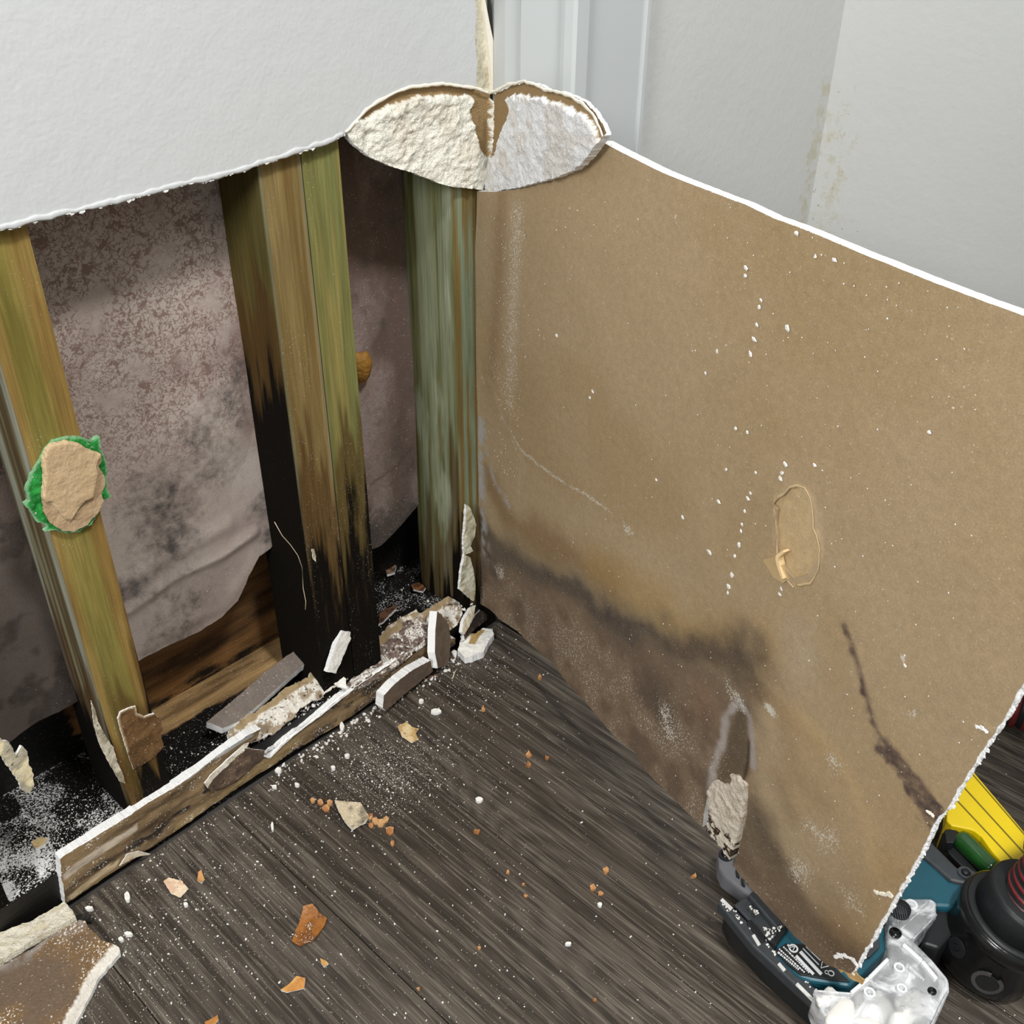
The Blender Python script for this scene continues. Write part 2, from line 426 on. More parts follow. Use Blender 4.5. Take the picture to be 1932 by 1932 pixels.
# torn joint tape climbing the corner
TP = Plane((CX, YW+.006, 0), (1, 0, 0), (0, 0, 1), (0, -1, 0))
M_TAPE = painted('joint_compound', .9, gscale=260, gamt=.14, bdist=.0012, mould=(.25, .21, .15), mk=.35, mscale=120, mw=.05)
def tape_paint(U, V):
    C = np.tile(alb(206, 200, 180), (len(U), 1)); n = fbm(U*110, V*60, 2, 4)
    C = mixc(C, ss(n, .5, .68)*.8, alb(176, 166, 140)); return C, np.stack([ss(n, .55, .75)*.45, 0*U, 0*U], 1)
tape = sheet('joint_tape', TP, TP.ms([(889, -12), (905, -12), (909, 14), (915, 60), (920, 110), (926, 176), (894, 170), (894, 60), (889, 20)]), .002, .0016, [M_TAPE, M_CORE],
             paint=tape_paint, disp=lambda u, v: (fbm(u*160, v*90, 4, 3)-.5)*.003, rag=(.0008, 300), parent=wall_board)
flap = sheet('joint_tape', TP, TP.ms([(907, -12), (910, -2), (918, 40), (932, 105), (943, 166), (925, 176), (919, 110), (913, 60), (908, 20)]), .0012, .002, [M_CREAM, M_CREAM], parent=wall_board,
             disp=lambda u, v: np.full(np.shape(u), .004))

# ---- right wall: short return, moulded casing, jamb, then a closet beyond the doorway
def J(px, plane_x): r = ray(*px); t = plane_x/r[0]; return float(r[1]*t)
yj = J((1090, 100), CX)
box('board', CX+.006, CX+.11, yj+.018, YW+.02, .13, 2.4, M_WALL, wall_right)
box('shade_block', CX+.008, CX+.10, yj+.018, YW+.02, -.012, .13, plain('painted_shade_black', (.02, .016, .012), .8, var=.4, nscale=80), wall_right)  # black block added below the casing; its colour stands for the shade there
box('board', CX+.006, CX+.11, -1.3, -.05, 0, 2.4, M_WALL, wall_right)
box('board', CX+.006, CX+.11, -.05, yj+.018, 2.08, 2.4, M_WALL, wall_right)
def extr(name, prof, z0, z1, mat, parent=None, smooth=False):
    n = len(prof); V = [(x, y, z) for z in (z0, z1) for x, y in prof]
    Fc = [(i, (i+1) % n, n+(i+1) % n, n+i) for i in range(n)]+[tuple(range(n))[::-1], tuple(range(n, 2*n))]
    o = mesh_obj(name, V, Fc, mat, parent=parent, smooth=smooth); 
    return o
ya = J((932, 100), CX); yb = J((985, 100), CX-.004); yc = J((1060, 100), CX-.008); yd = J((1086, 100), CX-.012)
prof = [(CX+.006, ya+.004), (CX+.001, ya+.003), (CX-.004, ya-.004), (CX-.0065, (ya+yb)/2), (CX-.006, yb+.006), (CX-.003, yb+.001), (CX-.009, yb-.001), (CX-.0105, yb-.004), (CX-.0105, yc+.003),
        (CX-.0085, yc), (CX-.0135, yc-.003), (CX-.0145, yc-.008), (CX-.0140, yd+.003), (CX-.011, yd), (CX+.006, yd)]
trim = extr('trim_1', prof[::-1], .13, 2.1, M_TRIM); tag(trim, kind='structure')
# jamb across the wall thickness
xj = .976*S
jamb = box('trim_2', CX-.004, xj-.003, yj, yj+.018, .002, 2.08, M_TRIM); tag(jamb, kind='structure')
bead = extr('trim_3', [(xj-.003, yj+.018), (xj-.003, yj-.002), (xj-.001, yj-.0035), (xj+.004, yj-.0035), (xj+.006, yj-.001), (xj+.006, yj+.018)], 0, 2.08, M_TRIM); tag(bead, kind='structure')
# closet walls
yk = yj+.012; rr = ray(1595, 0); rr2 = ray(1525, 410); xk = float(rr[0]*yk/rr[1])
def closet_mat():
    m, nt, b = new_mat('closet_paint_stained')
    pa = nd(nt, 'ShaderNodeAttribute', attribute_name='Mk').outputs['Color']; sp = nd(nt, 'ShaderNodeSeparateColor'); nt.links.new(pa, sp.inputs[0])
    n3 = noise(nt, 6); c = mixn(nt, n3, alb(198, 199, 196, 1.04), alb(205, 206, 203, 1.04))
    n = noise(nt, 55, None, 4, .7); f = ramp(nt, math_(nt, 'MULTIPLY_ADD', sp.outputs[0], .30, n), .68, .88)
    c = mixn(nt, math_(nt, 'MULTIPLY', f, .55), c, alb(180, 172, 140))
    n = noise(nt, 170, None, 3, .7); f = ramp(nt, math_(nt, 'MULTIPLY_ADD', sp.outputs[1], .12, n), .735, .80)
    c = mixn(nt, math_(nt, 'MULTIPLY', f, .6), c, alb(136, 130, 100))
    nt.links.new(c, b.inputs['Base Color']); b.inputs['Roughness'].default_value = .6
    bump(nt, b, noise(nt, 90), .0006); return m
M_CLS = closet_mat()
CS = Plane((0, yk, 0), (1, 0, 0), (0, 0, 1), (0, -1, 0)); CB = Plane((xk, 0, 0), (0, 1, 0), (0, 0, 1), (-1, 0, 0))
def clp(line, w0):
    def f(U, V):
        d = dline(U, V, line); return np.tile([.5]*3, (len(U), 1)), np.stack([np.clip(1-d/w0, 0, 1), np.clip(1.2-d/(w0*1.1), 0, 1), 0*U], 1)
    return f
c1 = sheet('wall_closet_side', CS, [(xj-.003, 0), (xk+.02, 0), (xk+.02, 2.4), (xj-.003, 2.4)], .01, .02, [M_CLS, M_WALL], paint=clp(CS.ms([(1562, 150), (1540, 260), (1515, 400), (1505, 470)]), .035), inner=lambda u, v: v < .8)
tag(c1, kind='structure')
c2 = sheet('wall_closet_back', CB, [(-1.3, 0), (yk, 0), (yk, 2.4), (-1.3, 2.4)], .01, .02, [M_CLS, M_WALL], paint=clp(CB.ms([(1585, 200), (1572, 300), (1550, 400), (1560, 430)]), .05), inner=lambda u, v: v < .8)
tag(c2, kind='structure')
# faint dirt flecks low on the closet's back wall are painted marks on its surface
#@@FLOOR
# ---- floor: dark grey oak planks running away from the cut wall
def plank_mat():
    m, nt, b = new_mat('dark_oak_laminate')
    tc = nd(nt, 'ShaderNodeTexCoord'); oi = nd(nt, 'ShaderNodeObjectInfo')
    cmb = nd(nt, 'ShaderNodeVectorMath', operation='ADD'); nt.links.new(tc.outputs['Object'], cmb.inputs[0])
    sc = nd(nt, 'ShaderNodeVectorMath', operation='SCALE'); sc.inputs[0].default_value = (3.1, 7.7, 0); nt.links.new(oi.outputs['Random'], sc.inputs['Scale'])
    nt.links.new(sc.outputs[0], cmb.inputs[1])
    def ns(sx, sy, scale, det, rough=.6, dist=0):
        mpn = nd(nt, 'ShaderNodeMapping'); mpn.inputs['Scale'].default_value = (sx, sy, 1); nt.links.new(cmb.outputs[0], mpn.inputs[0])
        n = nd(nt, 'ShaderNodeTexNoise'); n.inputs['Scale'].default_value = scale; n.inputs['Detail'].default_value = det; n.inputs['Roughness'].default_value = rough
        n.inputs['Distortion'].default_value = dist; nt.links.new(mpn.outputs[0], n.inputs['Vector']); return n.outputs['Fac']
    broad = ns(1, .35, 6, 3)
    fine = ns(1, .022, 330, 4, .65); fine2 = ns(1, .03, 120, 4, .6, .2)
    rg = ns(1, .02, 85, 5, .62, .1); rid = math_(nt, 'SUBTRACT', 1.0, ramp(nt, math_(nt, 'ABSOLUTE', math_(nt, 'SUBTRACT', rg, .5)), .004, .022))
    rg2 = ns(1, .016, 190, 3, .6); rid2 = math_(nt, 'SUBTRACT', 1.0, ramp(nt, math_(nt, 'ABSOLUTE', math_(nt, 'SUBTRACT', rg2, .52)), .006, .03))
    # cathedral figure: contour lines of a long smooth hill
    hill = ns(1, .22, 4.2, 1.5, .4, .3)
    rings = math_(nt, 'FRACT', math_(nt, 'MULTIPLY_ADD', hill, 46, math_(nt, 'MULTIPLY', fine2, 1.2)))
    rline = math_(nt, 'ABSOLUTE', math_(nt, 'SUBTRACT', rings, .5))
    g = math_(nt, 'MULTIPLY_ADD', rline, .35, math_(nt, 'MULTIPLY_ADD', fine, .75, math_(nt, 'MULTIPLY', fine2, .9)))
    gr = ramp(nt, g, .70, 1.15)
    c = mixn(nt, gr, alb(54, 48, 42, 1.0), alb(91, 83, 74, 1.0))
    streak = ramp(nt, fine, .60, .76)
    c = mixn(nt, math_(nt, 'MULTIPLY', streak, .75), c, alb(150, 141, 127, 1.0))
    c = mixn(nt, ramp(nt, broad, .35, .7), c, mixn(nt, 1, c, (.80, .77, .74), 'MULTIPLY'))
    c = mixn(nt, math_(nt, 'MULTIPLY', rid, .30), c, alb(150, 141, 127, 1.0)); c = mixn(nt, math_(nt, 'MULTIPLY', rid2, .45), c, alb(44, 38, 34, 1.0))
    dust = ramp(nt, ns(1, 1, 900, 1, .5), .74, .79)
    c = mixn(nt, math_(nt, 'MULTIPLY', dust, .4), c, alb(170, 165, 155))
    nt.links.new(c, b.inputs['Base Color']); b.inputs['Roughness'].default_value = .5; b.inputs['Specular IOR Level'].default_value = .35
    bump(nt, b, g, .0006, .7); return m
M_PLANK = plank_mat()
M_SUB = plain('concrete_slab', (.055, .05, .045), .9, var=.3, nscale=60)
floor = box('floor', -1.6, 2.0, -1.4, YW+.16, -.05, -.012, M_SUB); tag(floor, kind='structure')
PWD = .190; x = -1.6+.06; i = 0; proto = None
while x < 1.95:
    x1 = min(x+PWD, 1.98)
    if x < CX < x1: x1 = CX
    seams = [-1.35, YW-.005 if x < CX-.01 else yk-.001]
    for a, b_ in zip(seams[:-1], seams[1:]):
        nx = 1
        v, f = box_vf(x+.0004, x1-.0004, a+.0004, b_-.0004, -.012, 0)
        o = mesh_obj('plank', v, f, M_PLANK, parent=floor); bv = o.modifiers.new('b', 'BEVEL'); bv.width = .0006; bv.segments = 1
    x = x1; i += 1
#@@CAVITY
# ================================================================== CAVITY
def wood_mat(name, white=(.6, .6, .55)):
    return painted(name, .75, grain=(1, 1, .035), gscale=420, gamt=.26, grain2=(1, 1, .05), g2scale=90, g2amt=.16, mould=(.006, .0045, .003),
                   mscale=150, mgrain=(1, 1, .07), mk=.42, mw=.13, wscale=620, bdist=.0006, spec=.10, white=white, mrough=1.0)
M_WOOD = wood_mat('treated_pine'); M_WOODP = painted('bottom_plate_wood', .7, grain=(.05, 1, 1), gscale=420, gamt=.28, grain2=(.05, 1, 1), g2scale=80, g2amt=.2,
                   mould=(.006, .005, .004), mscale=70, mgrain=(.35, 1, 1), mk=.45, mw=.12, wscale=560, bdist=.0008, spec=.4, white=(.8, .79, .77), mrough=.45)
zrows = lambda: np.concatenate([np.linspace(.045*S, .80, 230), [2.4]])
GR = alb(122, 112, 58); GR2 = alb(142, 148, 92); OR = alb(138, 104, 60); BL = alb(118, 130, 112); BRN = alb(70, 48, 26)
def stud_paint(x0, x1, y0, y1, top_mould, kind, sd):
    def f(P):
        X, Y, Z = P.T; fx = (X-x0)/(x1-x0); fy = (Y-y0)/(y1-y0); side = np.where(fy > .002, 1., 0.)
        n = fbm(X*55+sd, Z*3.0, sd, 3); n2 = fbm((X+Y)*160, Z*4, sd+4, 3); n3 = fbm((X+Y)*70, Z*9, sd+8, 4)
        if kind == 'left':
            C = np.tile(GR, (len(X), 1)); C = mixc(C, ss(n, .45, .6)*.6, alb(104, 94, 42)); C = mixc(C, ss(fx+(.3*(n-.5)), .62, .85)*.6*(1-side), OR)
            C = mixc(C, (1-ss(fx+.3*(n2-.5), .05, .3))*.7*(1-side), OR); C = mixc(C, ss(n3, .5, .7)*.35, alb(160, 140, 80))
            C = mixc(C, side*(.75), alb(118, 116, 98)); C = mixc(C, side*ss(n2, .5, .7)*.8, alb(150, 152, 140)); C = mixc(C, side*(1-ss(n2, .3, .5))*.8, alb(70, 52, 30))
        elif kind == 'mid':
            C = np.tile(alb(120, 102, 62), (len(X), 1)); C = mixc(C, ss(n2, .42, .62)*.5, alb(136, 118, 78)); C = mixc(C, (1-ss(n2, .3, .45))*.4, alb(98, 72, 36))
            C = mixc(C, (1-ss(fx+.2*(n-.5), .0, .16))*.7*(1-side), alb(104, 112, 92)); C = mixc(C, ss(fx, .93, .98)*.7*(1-side), alb(120, 124, 110))
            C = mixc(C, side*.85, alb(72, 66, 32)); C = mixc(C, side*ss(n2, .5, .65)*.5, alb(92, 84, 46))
        elif kind == 'mid2':
            C = np.tile(alb(114, 112, 66), (len(X), 1)); C = mixc(C, ss(n, .45, .62)*.4, alb(112, 120, 74)); C = mixc(C, ss(n2, .5, .66)*.4, alb(158, 140, 82))
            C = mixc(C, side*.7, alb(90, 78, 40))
        else:
            C = np.tile(alb(104, 106, 70), (len(X), 1)); C = mixc(C, ss(n2, .45, .62)*.7, alb(134, 140, 114)); C = mixc(C, (1-ss(n2, .28, .42))*.7, alb(72, 64, 28))
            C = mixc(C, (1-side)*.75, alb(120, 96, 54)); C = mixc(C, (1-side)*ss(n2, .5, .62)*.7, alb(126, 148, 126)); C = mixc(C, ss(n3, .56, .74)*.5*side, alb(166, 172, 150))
        tm = top_mould(fx, fy, side)
        fing = (fbm((X+Y)*120, Z*6, sd+31, 3)-.5)*.22+(fbm((X+Y)*330, Z*8, sd+37, 2)-.5)*.08
        wet = ss(tm+.06+fing-Z, -.01, .035); C = mixc(C, wet*.72, alb(74, 50, 26)); C = mixc(C, wet*ss(tm-Z, .05, .18)*.75, alb(36, 25, 16))
        mould = np.clip((tm+fing-Z)/.20+.18, 0, .68+.22*side+.20*(Z < .12)-.10*n2)
        dust = .12+.25*ss(vn(X*40, Z*14, sd), .4, .8)*(1-side)*.6
        return C, np.stack([mould, dust*.35, 0*X], 1)
    return f
def stud(x0, x1, y0, y1, label, tm, kind, sd, name='wall_stud'):
    o = gridbox(name, x0, x1, y0, y1, .045*S, 2.4, zrows(), .0032, M_WOOD, stud_paint(x0, x1, y0, y1, tm, kind, sd))
    return tag(o, label, 'stud')
YS = .9375*S
cst = lambda v: (lambda fx, fy, s: v+0*fx)
stud(.279*S, .3285*S, YB, YS, 'green treated pine stud with a round green and tan patch stuck on it', lambda fx, fy, s: .155+.14*s*(fy)+.13*ss(fx, .8, 1)+.0*fx, 'left', 3)
stud(.553*S, .6022*S, YB, YS, 'thicker brown left stud of the middle pair, its foot black with mould', lambda fx, fy, s: .37-.09*fx+.17*s, 'mid', 5)
stud(.6035*S, .6495*S, YB, YS, 'yellow-green right stud of the middle pair, seam on its left', lambda fx, fy, s: .315+.03*fx, 'mid2', 9)
stud(.806*S, .862*S, YB, YS, 'grey-green streaked corner stud beside the hinged brown board', lambda fx, fy, s: .125+.10*(fy < .2)*(fy > .02), 'corner', 12)
stud(.075*S, .119*S+.012, YB, YS, 'dark stud at the left edge of the photo, white torn plaster on its foot', cst(.20), 'left', 21)

# bottom plate, black with mould and dusted with plaster
def plate_paint(P):
    X, Y, Z = P.T; C = np.tile(alb(150, 120, 78), (len(X), 1)); n = fbm(X*14, Y*90, 3, 4); n2 = fbm(X*40, Y*40, 8, 4)
    C = mixc(C, ss(n, .45, .62)*.7, alb(176, 142, 94)); C = mixc(C, (1-ss(n, .3, .46))*.7, alb(86, 60, 34))
    l1 = PT.ms([(290, 1352), (430, 1278), (590, 1192)]); d = dline(X, Y, l1)
    inbay = ss(X, .30*S, .36*S)*(1-ss(X, .56*S, .64*S))
    mould = 1.0-inbay*np.clip(1-(d-.022)/.024, 0, 1)*.95
    mould = mould-.12*(n2-.5)
    wl = PT.ms([(-60, 1690), (0, 1668), (40, 1650)]); dd = dline(X, Y, wl)
    white = (np.clip(1.1-dd/.035, 0, 1)*.50*ss(n2, .2, .6)+.36*(X < .3*S)*ss(n2, .4, .6)+.22*ss(n2, .5, .7)*(X > .6*S)+.12)*(Y > YB+.002)
    white = np.maximum(white, .5*np.clip(1-dline(X, Y, PT.ms([(250, 1560), (420, 1430), (520, 1340)]))/.02, 0, 1)*ss(n2, .35, .6))
    return C, np.stack([mould, white, 0*X], 1)
pl_o = gridbox('bottom_plate', -.4*S, CX+.09, YB, .996*S, -.012, .0445*S, [-.012, .0, .02, .0445*S], .0030, M_WOODP, plate_paint)
tag(pl_o, 'dark rotten timber bottom plate, black mould and white plaster dust under the studs', 'plate')

# exterior boarding behind and the stained building paper hung in the bays
def board_paint(P):
    X, Y, Z = P.T; n = fbm(X*9, Z*60, 5, 4); C = np.tile(alb(108, 76, 42), (len(X), 1)); C = mixc(C, ss(n, .48, .6)*.7, alb(142, 102, 58)); C = mixc(C, (1-ss(n, .32, .46))*.8, alb(44, 28, 14))
    bl = np.maximum(ss(X, .63*S, .68*S), 1-ss(X, .26*S, .31*S))
    return C, np.stack([.12+.85*bl+.35*ss(n, .6, .8)+.4*(1-ss(Z, .05, .062)), .12+0*X, 0*X], 1)
bd = gridbox('back_boarding', -.4*S, CX+.25, .996*S, .996*S+.018, .0, 2.4, np.concatenate([np.linspace(0, .35, 60), [2.4]]), .006, M_WOODP, board_paint)
tag(bd, 'brown water-stained timber boarding showing below the torn building paper', 'boarding')
def wrap_extra(nt, c, bch):
    a = noise(nt, 150, None, 4, .62, .4); b2 = noise(nt, 22, None, 3, .6); v = math_(nt, 'ABSOLUTE', math_(nt, 'SUBTRACT', a, .5))
    f = math_(nt, 'SUBTRACT', 1.0, ramp(nt, v, .018, .035)); a2 = noise(nt, 95, None, 5, .65, .6)
    f = math_(nt, 'MAXIMUM', f, ramp(nt, a2, .555, .58)); f = math_(nt, 'MULTIPLY', f, ramp(nt, b2, .33, .5))
    f = math_(nt, 'MULTIPLY', f, math_(nt, 'SUBTRACT', 1.0, bch), clamp=True)
    return mixn(nt, math_(nt, 'MULTIPLY', f, .8), c, alb(114, 88, 78))
M_WRAP = painted('building_paper', .9, gscale=520, gamt=.10, grain2=(1, 1, 1), g2scale=70, g2amt=.08, mould=(.085, .072, .064), mscale=85, mk=.50, mw=.30, wscale=500, bdist=.0004, extra=wrap_extra)
def WB(y): return Plane((0, y, 0), (1, 0, 0), (0, 0, 1), (0, -1, 0))
W1 = WB(.92*S); W2 = WB(.935*S)
def wrap1_paint(U, V):
    q = lambda *p: W1.ms(p)
    C = np.tile(alb(172, 158, 149), (len(U), 1)); n = fbm(U*14, V*14, 2, 4); n2 = fbm(U*45, V*45, 5, 4)
    C = mixc(C, ss(n, .45, .7)*.5, alb(178, 168, 158)); C = mixc(C, (1-ss(n, .3, .48))*.5, alb(136, 118, 112))
    d = dline(U, V, q((470, 620), (480, 760), (470, 830))); C = mixc(C, np.clip(1-d/.03, 0, 1)*.6*n2*1.8, alb(96, 62, 48))
    d = dline(U, V, q((270, 1230), (430, 1150), (520, 1030))); C = mixc(C, np.clip(1-d/.012, 0, 1)*.6, alb(96, 78, 66))
    d = dline(U, V, q((240, 1150), (330, 1085), (420, 1045), (470, 1010))); C = mixc(C, np.clip(1-d/.0025, 0, 1)*.6, alb(205, 196, 184))
    C = mixc(C, np.clip(1-dline(U, V, q((235, 1128), (330, 1074), (425, 1030)))/.008, 0, 1)*.35, alb(110, 98, 90))
    d = dline(U, V, q((395, 885), (396, 885))); C = mixc(C, np.clip(1-np.abs(d-.009)/.004, 0, 1)*.4, alb(86, 66, 56))
    mo = np.zeros(len(U))
    for p, r, a in (((430, 760), .05, .42), ((400, 880), .05, .40), ((310, 960), .07, .46), ((320, 1020), .05, .50), ((250, 1110), .03, .55), ((460, 700), .035, .45), ((330, 1180), .06, .35), ((380, 830), .05, .36),
                    ((505, 960), .03, .5), ((510, 1010), .015, .7)):
        x_, y_ = W1.m(*p); mo = np.maximum(mo, a*np.clip(1.25-np.hypot(U-x_, V-y_)/r, 0, 1))
    pat = ss(-(V), -W1.m(300, 900)[1]-0.02, -W1.m(300, 760)[1]-.0)          # the printed flecks fade out low down
    pat = ss(W1.m(300, 900)[1]-V+.08*(n-.5), -.08, .05)
    mo = mo*.85+.10+.14*ss(n2, .5, .68)*ss(W1.m(300, 620)[1]-V, 0, .15); C = mixc(C, ss(W1.m(300, 900)[1]-V, 0, .12)*.3, alb(140, 130, 122))
    lf = ss(.30*S-U, 0, .02); C = mixc(C, lf*.8, alb(50, 38, 30)); C = mixc(C, lf*ss(n2, .45, .6)*.6, alb(30, 20, 14)); mo = mo+lf*.2
    return C, np.stack([mo, .10*ss(n2, .5, .7)+.0*U, pat], 1)
def wrap1_disp(U, V):
    n = (fbm(U*9, V*6, 4, 2)-.5)*.014
    l = W1.ms([(240, 1150), (330, 1085), (420, 1045), (480, 1005)]); d = dline(U, V, l); s_ = .004*np.exp(-(d/.008)**2)
    l = W1.ms([(235, 1100), (330, 1040), (430, 990)]); d = dline(U, V, l); s_ = s_+.0025*np.exp(-(d/.01)**2)
    return n+s_
torn = W1.ms([(-260, 1560), (-100, 1480), (60, 1370), (130, 1330), (270, 1238), (330, 1210), (380, 1190), (420, 1165), (450, 1135), (470, 1090), (490, 1050), (512, 1035), (524, 1012), (534, 1000), (560, 1000)])
w1 = sheet('building_paper', W1, [(torn[0][0], 2.3)][::-1]+torn+[(torn[-1][0], 2.3)], .0012, .0035, [M_WRAP, M_WRAP], paint=wrap1_paint, disp=wrap1_disp, rag=(.0015, 90),
           inner=lambda u, v: (v < .78))
tag(w1, 'pinkish flecked building paper with a torn wavy bottom edge behind left bay', 'paper')
def wrap2_paint(U, V):
    q = lambda *p: W2.ms(p)
    C = np.tile(alb(134, 120, 114), (len(U), 1)); n = fbm(U*16, V*9, 7, 4); n2 = fbm(U*50, V*50, 5, 4)
    C = mixc(C, ss(n, .45, .66)*.6, alb(160, 148, 146)); C = mixc(C, (1-ss(n, .3, .5))*.7, alb(88, 72, 66))
    C = mixc(C, np.clip(1-dline(U, V, q((690, 700), (688, 730)))/.03, 0, 1)*.3, alb(120, 90, 60))
    d = dline(U, V, q((700, 915), (750, 880), (775, 845))); C = mixc(C, np.clip(1-d/.003, 0, 1)*.7, alb(60, 48, 40))
    mo = .15+.25*ss(n2, .5, .7)+.5*ss(W2.m(740, 940)[1]-V, -.03, .05)
    return C, np.stack([mo, .10+0*U, .15+.6*n], 1)
torn2 = W2.ms([(640, 1040), (700, 1038), (720, 1030), (760, 990), (790, 950), (830, 935), (900, 930)])
w2 = sheet('building_paper', W2, [(torn2[0][0], 2.3)]+torn2+[(torn2[-1][0], 2.3)], .0012, .0035, [M_WRAP, M_WRAP], paint=wrap2_paint, disp=lambda u, v: (fbm(u*14, v*5, 4, 2)-.5)*.012, rag=(.0015, 90),
           inner=lambda u, v: (v < .78))
tag(w2, 'dark grey-brown building paper in the narrow bay beside the corner stud', 'paper')
#@@PANEL
# ================================================================== THE SWUNG-OUT BOARD
M_PAN = painted('brown_board_paper', .88, gscale=650, gamt=.15, grain2=(1, 1, 1), g2scale=150, g2amt=.09, mould=(.050, .040, .034), mscale=95, mk=.42, mw=.34, wscale=520, bdist=.00025, white=(.62, .57, .48), spec=.25)
top_px = [(900, 361), (935, 362), (970, 358), (1015, 347), (1052, 336), (1082, 323), (1102, 305), (1116, 287), (1124, 268), (1140, 268), (1165, 282), (1200, 300), (1250, 325), (1300, 345), (1350, 365), (1405, 386), (1460, 412), (1510, 430),
          (1570, 455), (1630, 480), (1700, 508), (1780, 540), (1860, 570), (1932, 596), (2030, 640)]
right_px = [(2110, 1000), (1945, 1272), (1925, 1300), (1900, 1345), (1870, 1390), (1838, 1440), (1812, 1480), (1790, 1520), (1760, 1555), (1740, 1600), (1715, 1650), (1690, 1690), (1660, 1745), (1630, 1795), (1606, 1838)]
bot_px = [(1585, 1830), (1560, 1820), (1500, 1765), (1440, 1700), (1395, 1650), (1384, 1632), (1396, 1598), (1408, 1545), (1412, 1502), (1400, 1488), (1346, 1488), (1336, 1502), (1330, 1530), (1326, 1560), (1300, 1535), (1255, 1490), (1210, 1445), (1200, 1420), (1160, 1390), (1110, 1330), (1070, 1290), (1040, 1250), (1000, 1215), (975, 1190), (940, 1168), (925, 1152), (905, 1140)]
left_px = [(903, 1080), (897, 1000), (890, 900), (884, 800), (890, 640), (896, 500)]
pan_poly = PN.ms(top_px+right_px+bot_px+left_px)
def pan_paint(U, V):
    q = lambda *p: PN.ms(p)
    def dd(*p): return dline(U, V, q(*p))
    px_ = .00060
    def g(d, w_): return np.exp(-(d/(w_*px_))**2)
    def blob(p, r, a=1.): x_, y_ = PN.m(*p); return a*np.exp(-((U-x_)**2+(V-y_)**2)/(r*px_)**2)
    n = fbm(U*7, V*7, 3, 4); n2 = fbm(U*30, V*30, 5, 4); n3 = fbm(U*90, V*90, 8, 3); n4 = fbm(U*200, V*200, 18, 2)
    W = ((fbm(U*22, V*22, 31, 4)-.5)*.050, (fbm(U*22, V*22, 47, 4)-.5)*.050); U0, V0 = U, V
    C = np.tile(alb(170, 148, 112), (len(U), 1))
    C = mixc(C, ss(n, .4, .65)*.45, alb(176, 154, 120)); C = mixc(C, (1-ss(n, .3, .5))*.45, alb(162, 138, 98))
    C = mixc(C, g(dd((946, 350), (938, 560), (925, 720)), 22)*.45, alb(132, 104, 70)); C = mixc(C, g(dd((1480, 500), (1560, 700), (1580, 830)), 90)*.25, alb(158, 132, 88))
    C = mixc(C, g(dd((905, 420), (895, 700), (893, 900)), 10)*.5, alb(160, 146, 118)); C = mixc(C, g(dd((975, 400), (965, 700)), 20)*.25, alb(190, 176, 150))
    U = U0+W[0]; V = V0+W[1]
    # tide area: paler wash below a fine line
    tide = q((905, 700), (930, 760), (985, 850), (1020, 880), (1060, 908), (1110, 935), (1150, 965), (1190, 1000), (1260, 1040), (1350, 1110), (1450, 1230), (1560, 1420), (1640, 1560), (1700, 1680))
    dT0 = dline(U0, V0, tide); low = inside(U0, V0, tide+q((1700, 2100), (700, 2100), (700, 700))); sT = np.where(low, dT0, -dT0)
    C = mixc(C, ss(sT, -.004, .03)*.5, alb(178, 158, 122)); 
    # orange-brown then golden belt
    C = mixc(C, g(dline(U, V, q((925, 920), (960, 975), (1020, 1020), (1100, 1060), (1160, 1100))), 38)*.72, alb(136, 108, 72))
    C = mixc(C, g(dline(U, V, q((1130, 1075), (1230, 1140), (1300, 1185), (1380, 1215))), 42)*.62, alb(170, 140, 86)); C = mixc(C, g(dline(U, V, q((1250, 1200), (1340, 1235), (1400, 1240))), 26)*.6, alb(146, 112, 68))
    C = mixc(C, g(dline(U, V, q((1430, 1180), (1440, 1240), (1480, 1330), (1530, 1400))), 26)*.4, alb(172, 140, 88))
    # lower field
    ml = q((900, 1000), (960, 1030), (1040, 1075), (1130, 1120), (1200, 1165), (1270, 1210), (1340, 1245), (1400, 1262), (1440, 1300), (1432, 1400), (1425, 1490), (1480, 1600), (1540, 1690), (1640, 1780))
    lowm = inside(U, V, ml+q((1640, 2200), (600, 2200), (600, 1000))); dM = dline(U, V, ml); sM = np.where(lowm, dM, -dM)
    C = mixc(C, ss(sM, -.014, .030)*.92, alb(122, 103, 82)); C = mixc(C, ss(sM, .01, .06)*ss(n2, .42, .62)*.55, alb(134, 114, 90)); C = mixc(C, ss(sM, .03, .08)*(1-ss(n2, .34, .5))*.55, alb(98, 82, 66))
    C = mixc(C, g(dline(U, V, q((915, 1010), (1000, 1065), (1080, 1110), (1150, 1155), (1220, 1185), (1300, 1220), (1400, 1240))), 40)*.80, alb(84, 76, 66))
    for p, r, a_, c_ in (((1250, 1320), 60, .6, (84, 73, 62)), ((1160, 1190), 60, .45, (80, 72, 64)), ((925, 1070), 45, .6, (88, 80, 70)), ((1425, 1245), 45, .85, (88, 76, 62)), ((1440, 1300), 26, .6, (92, 70, 52)), ((1330, 1330), 45, .4, (132, 98, 76)), ((1020, 1180), 60, .4, (112, 94, 80)), ((1550, 1210), 55, .0, (0, 0, 0)),
                        ((1500, 1215), 34, .6, (180, 162, 132)), ((1440, 1590), 50, .55, (104, 92, 70)), ((1560, 1780), 80, .75, (98, 80, 58)), ((1580, 1640), 60, .3, (140, 118, 86)), ((1520, 1720), 60, .45, (112, 94, 70)), ((1600, 1800), 40, .5, (84, 68, 48)), ((1480, 1660), 60, .5, (108, 92, 72)), ((1430, 1560), 40, .5, (100, 90, 70)), ((1590, 1720), 50, .35, (124, 102, 76)), ((1480, 1480), 40, .35, (134, 114, 86)), ((1500, 1520), 36, .4, (118, 98, 72))):
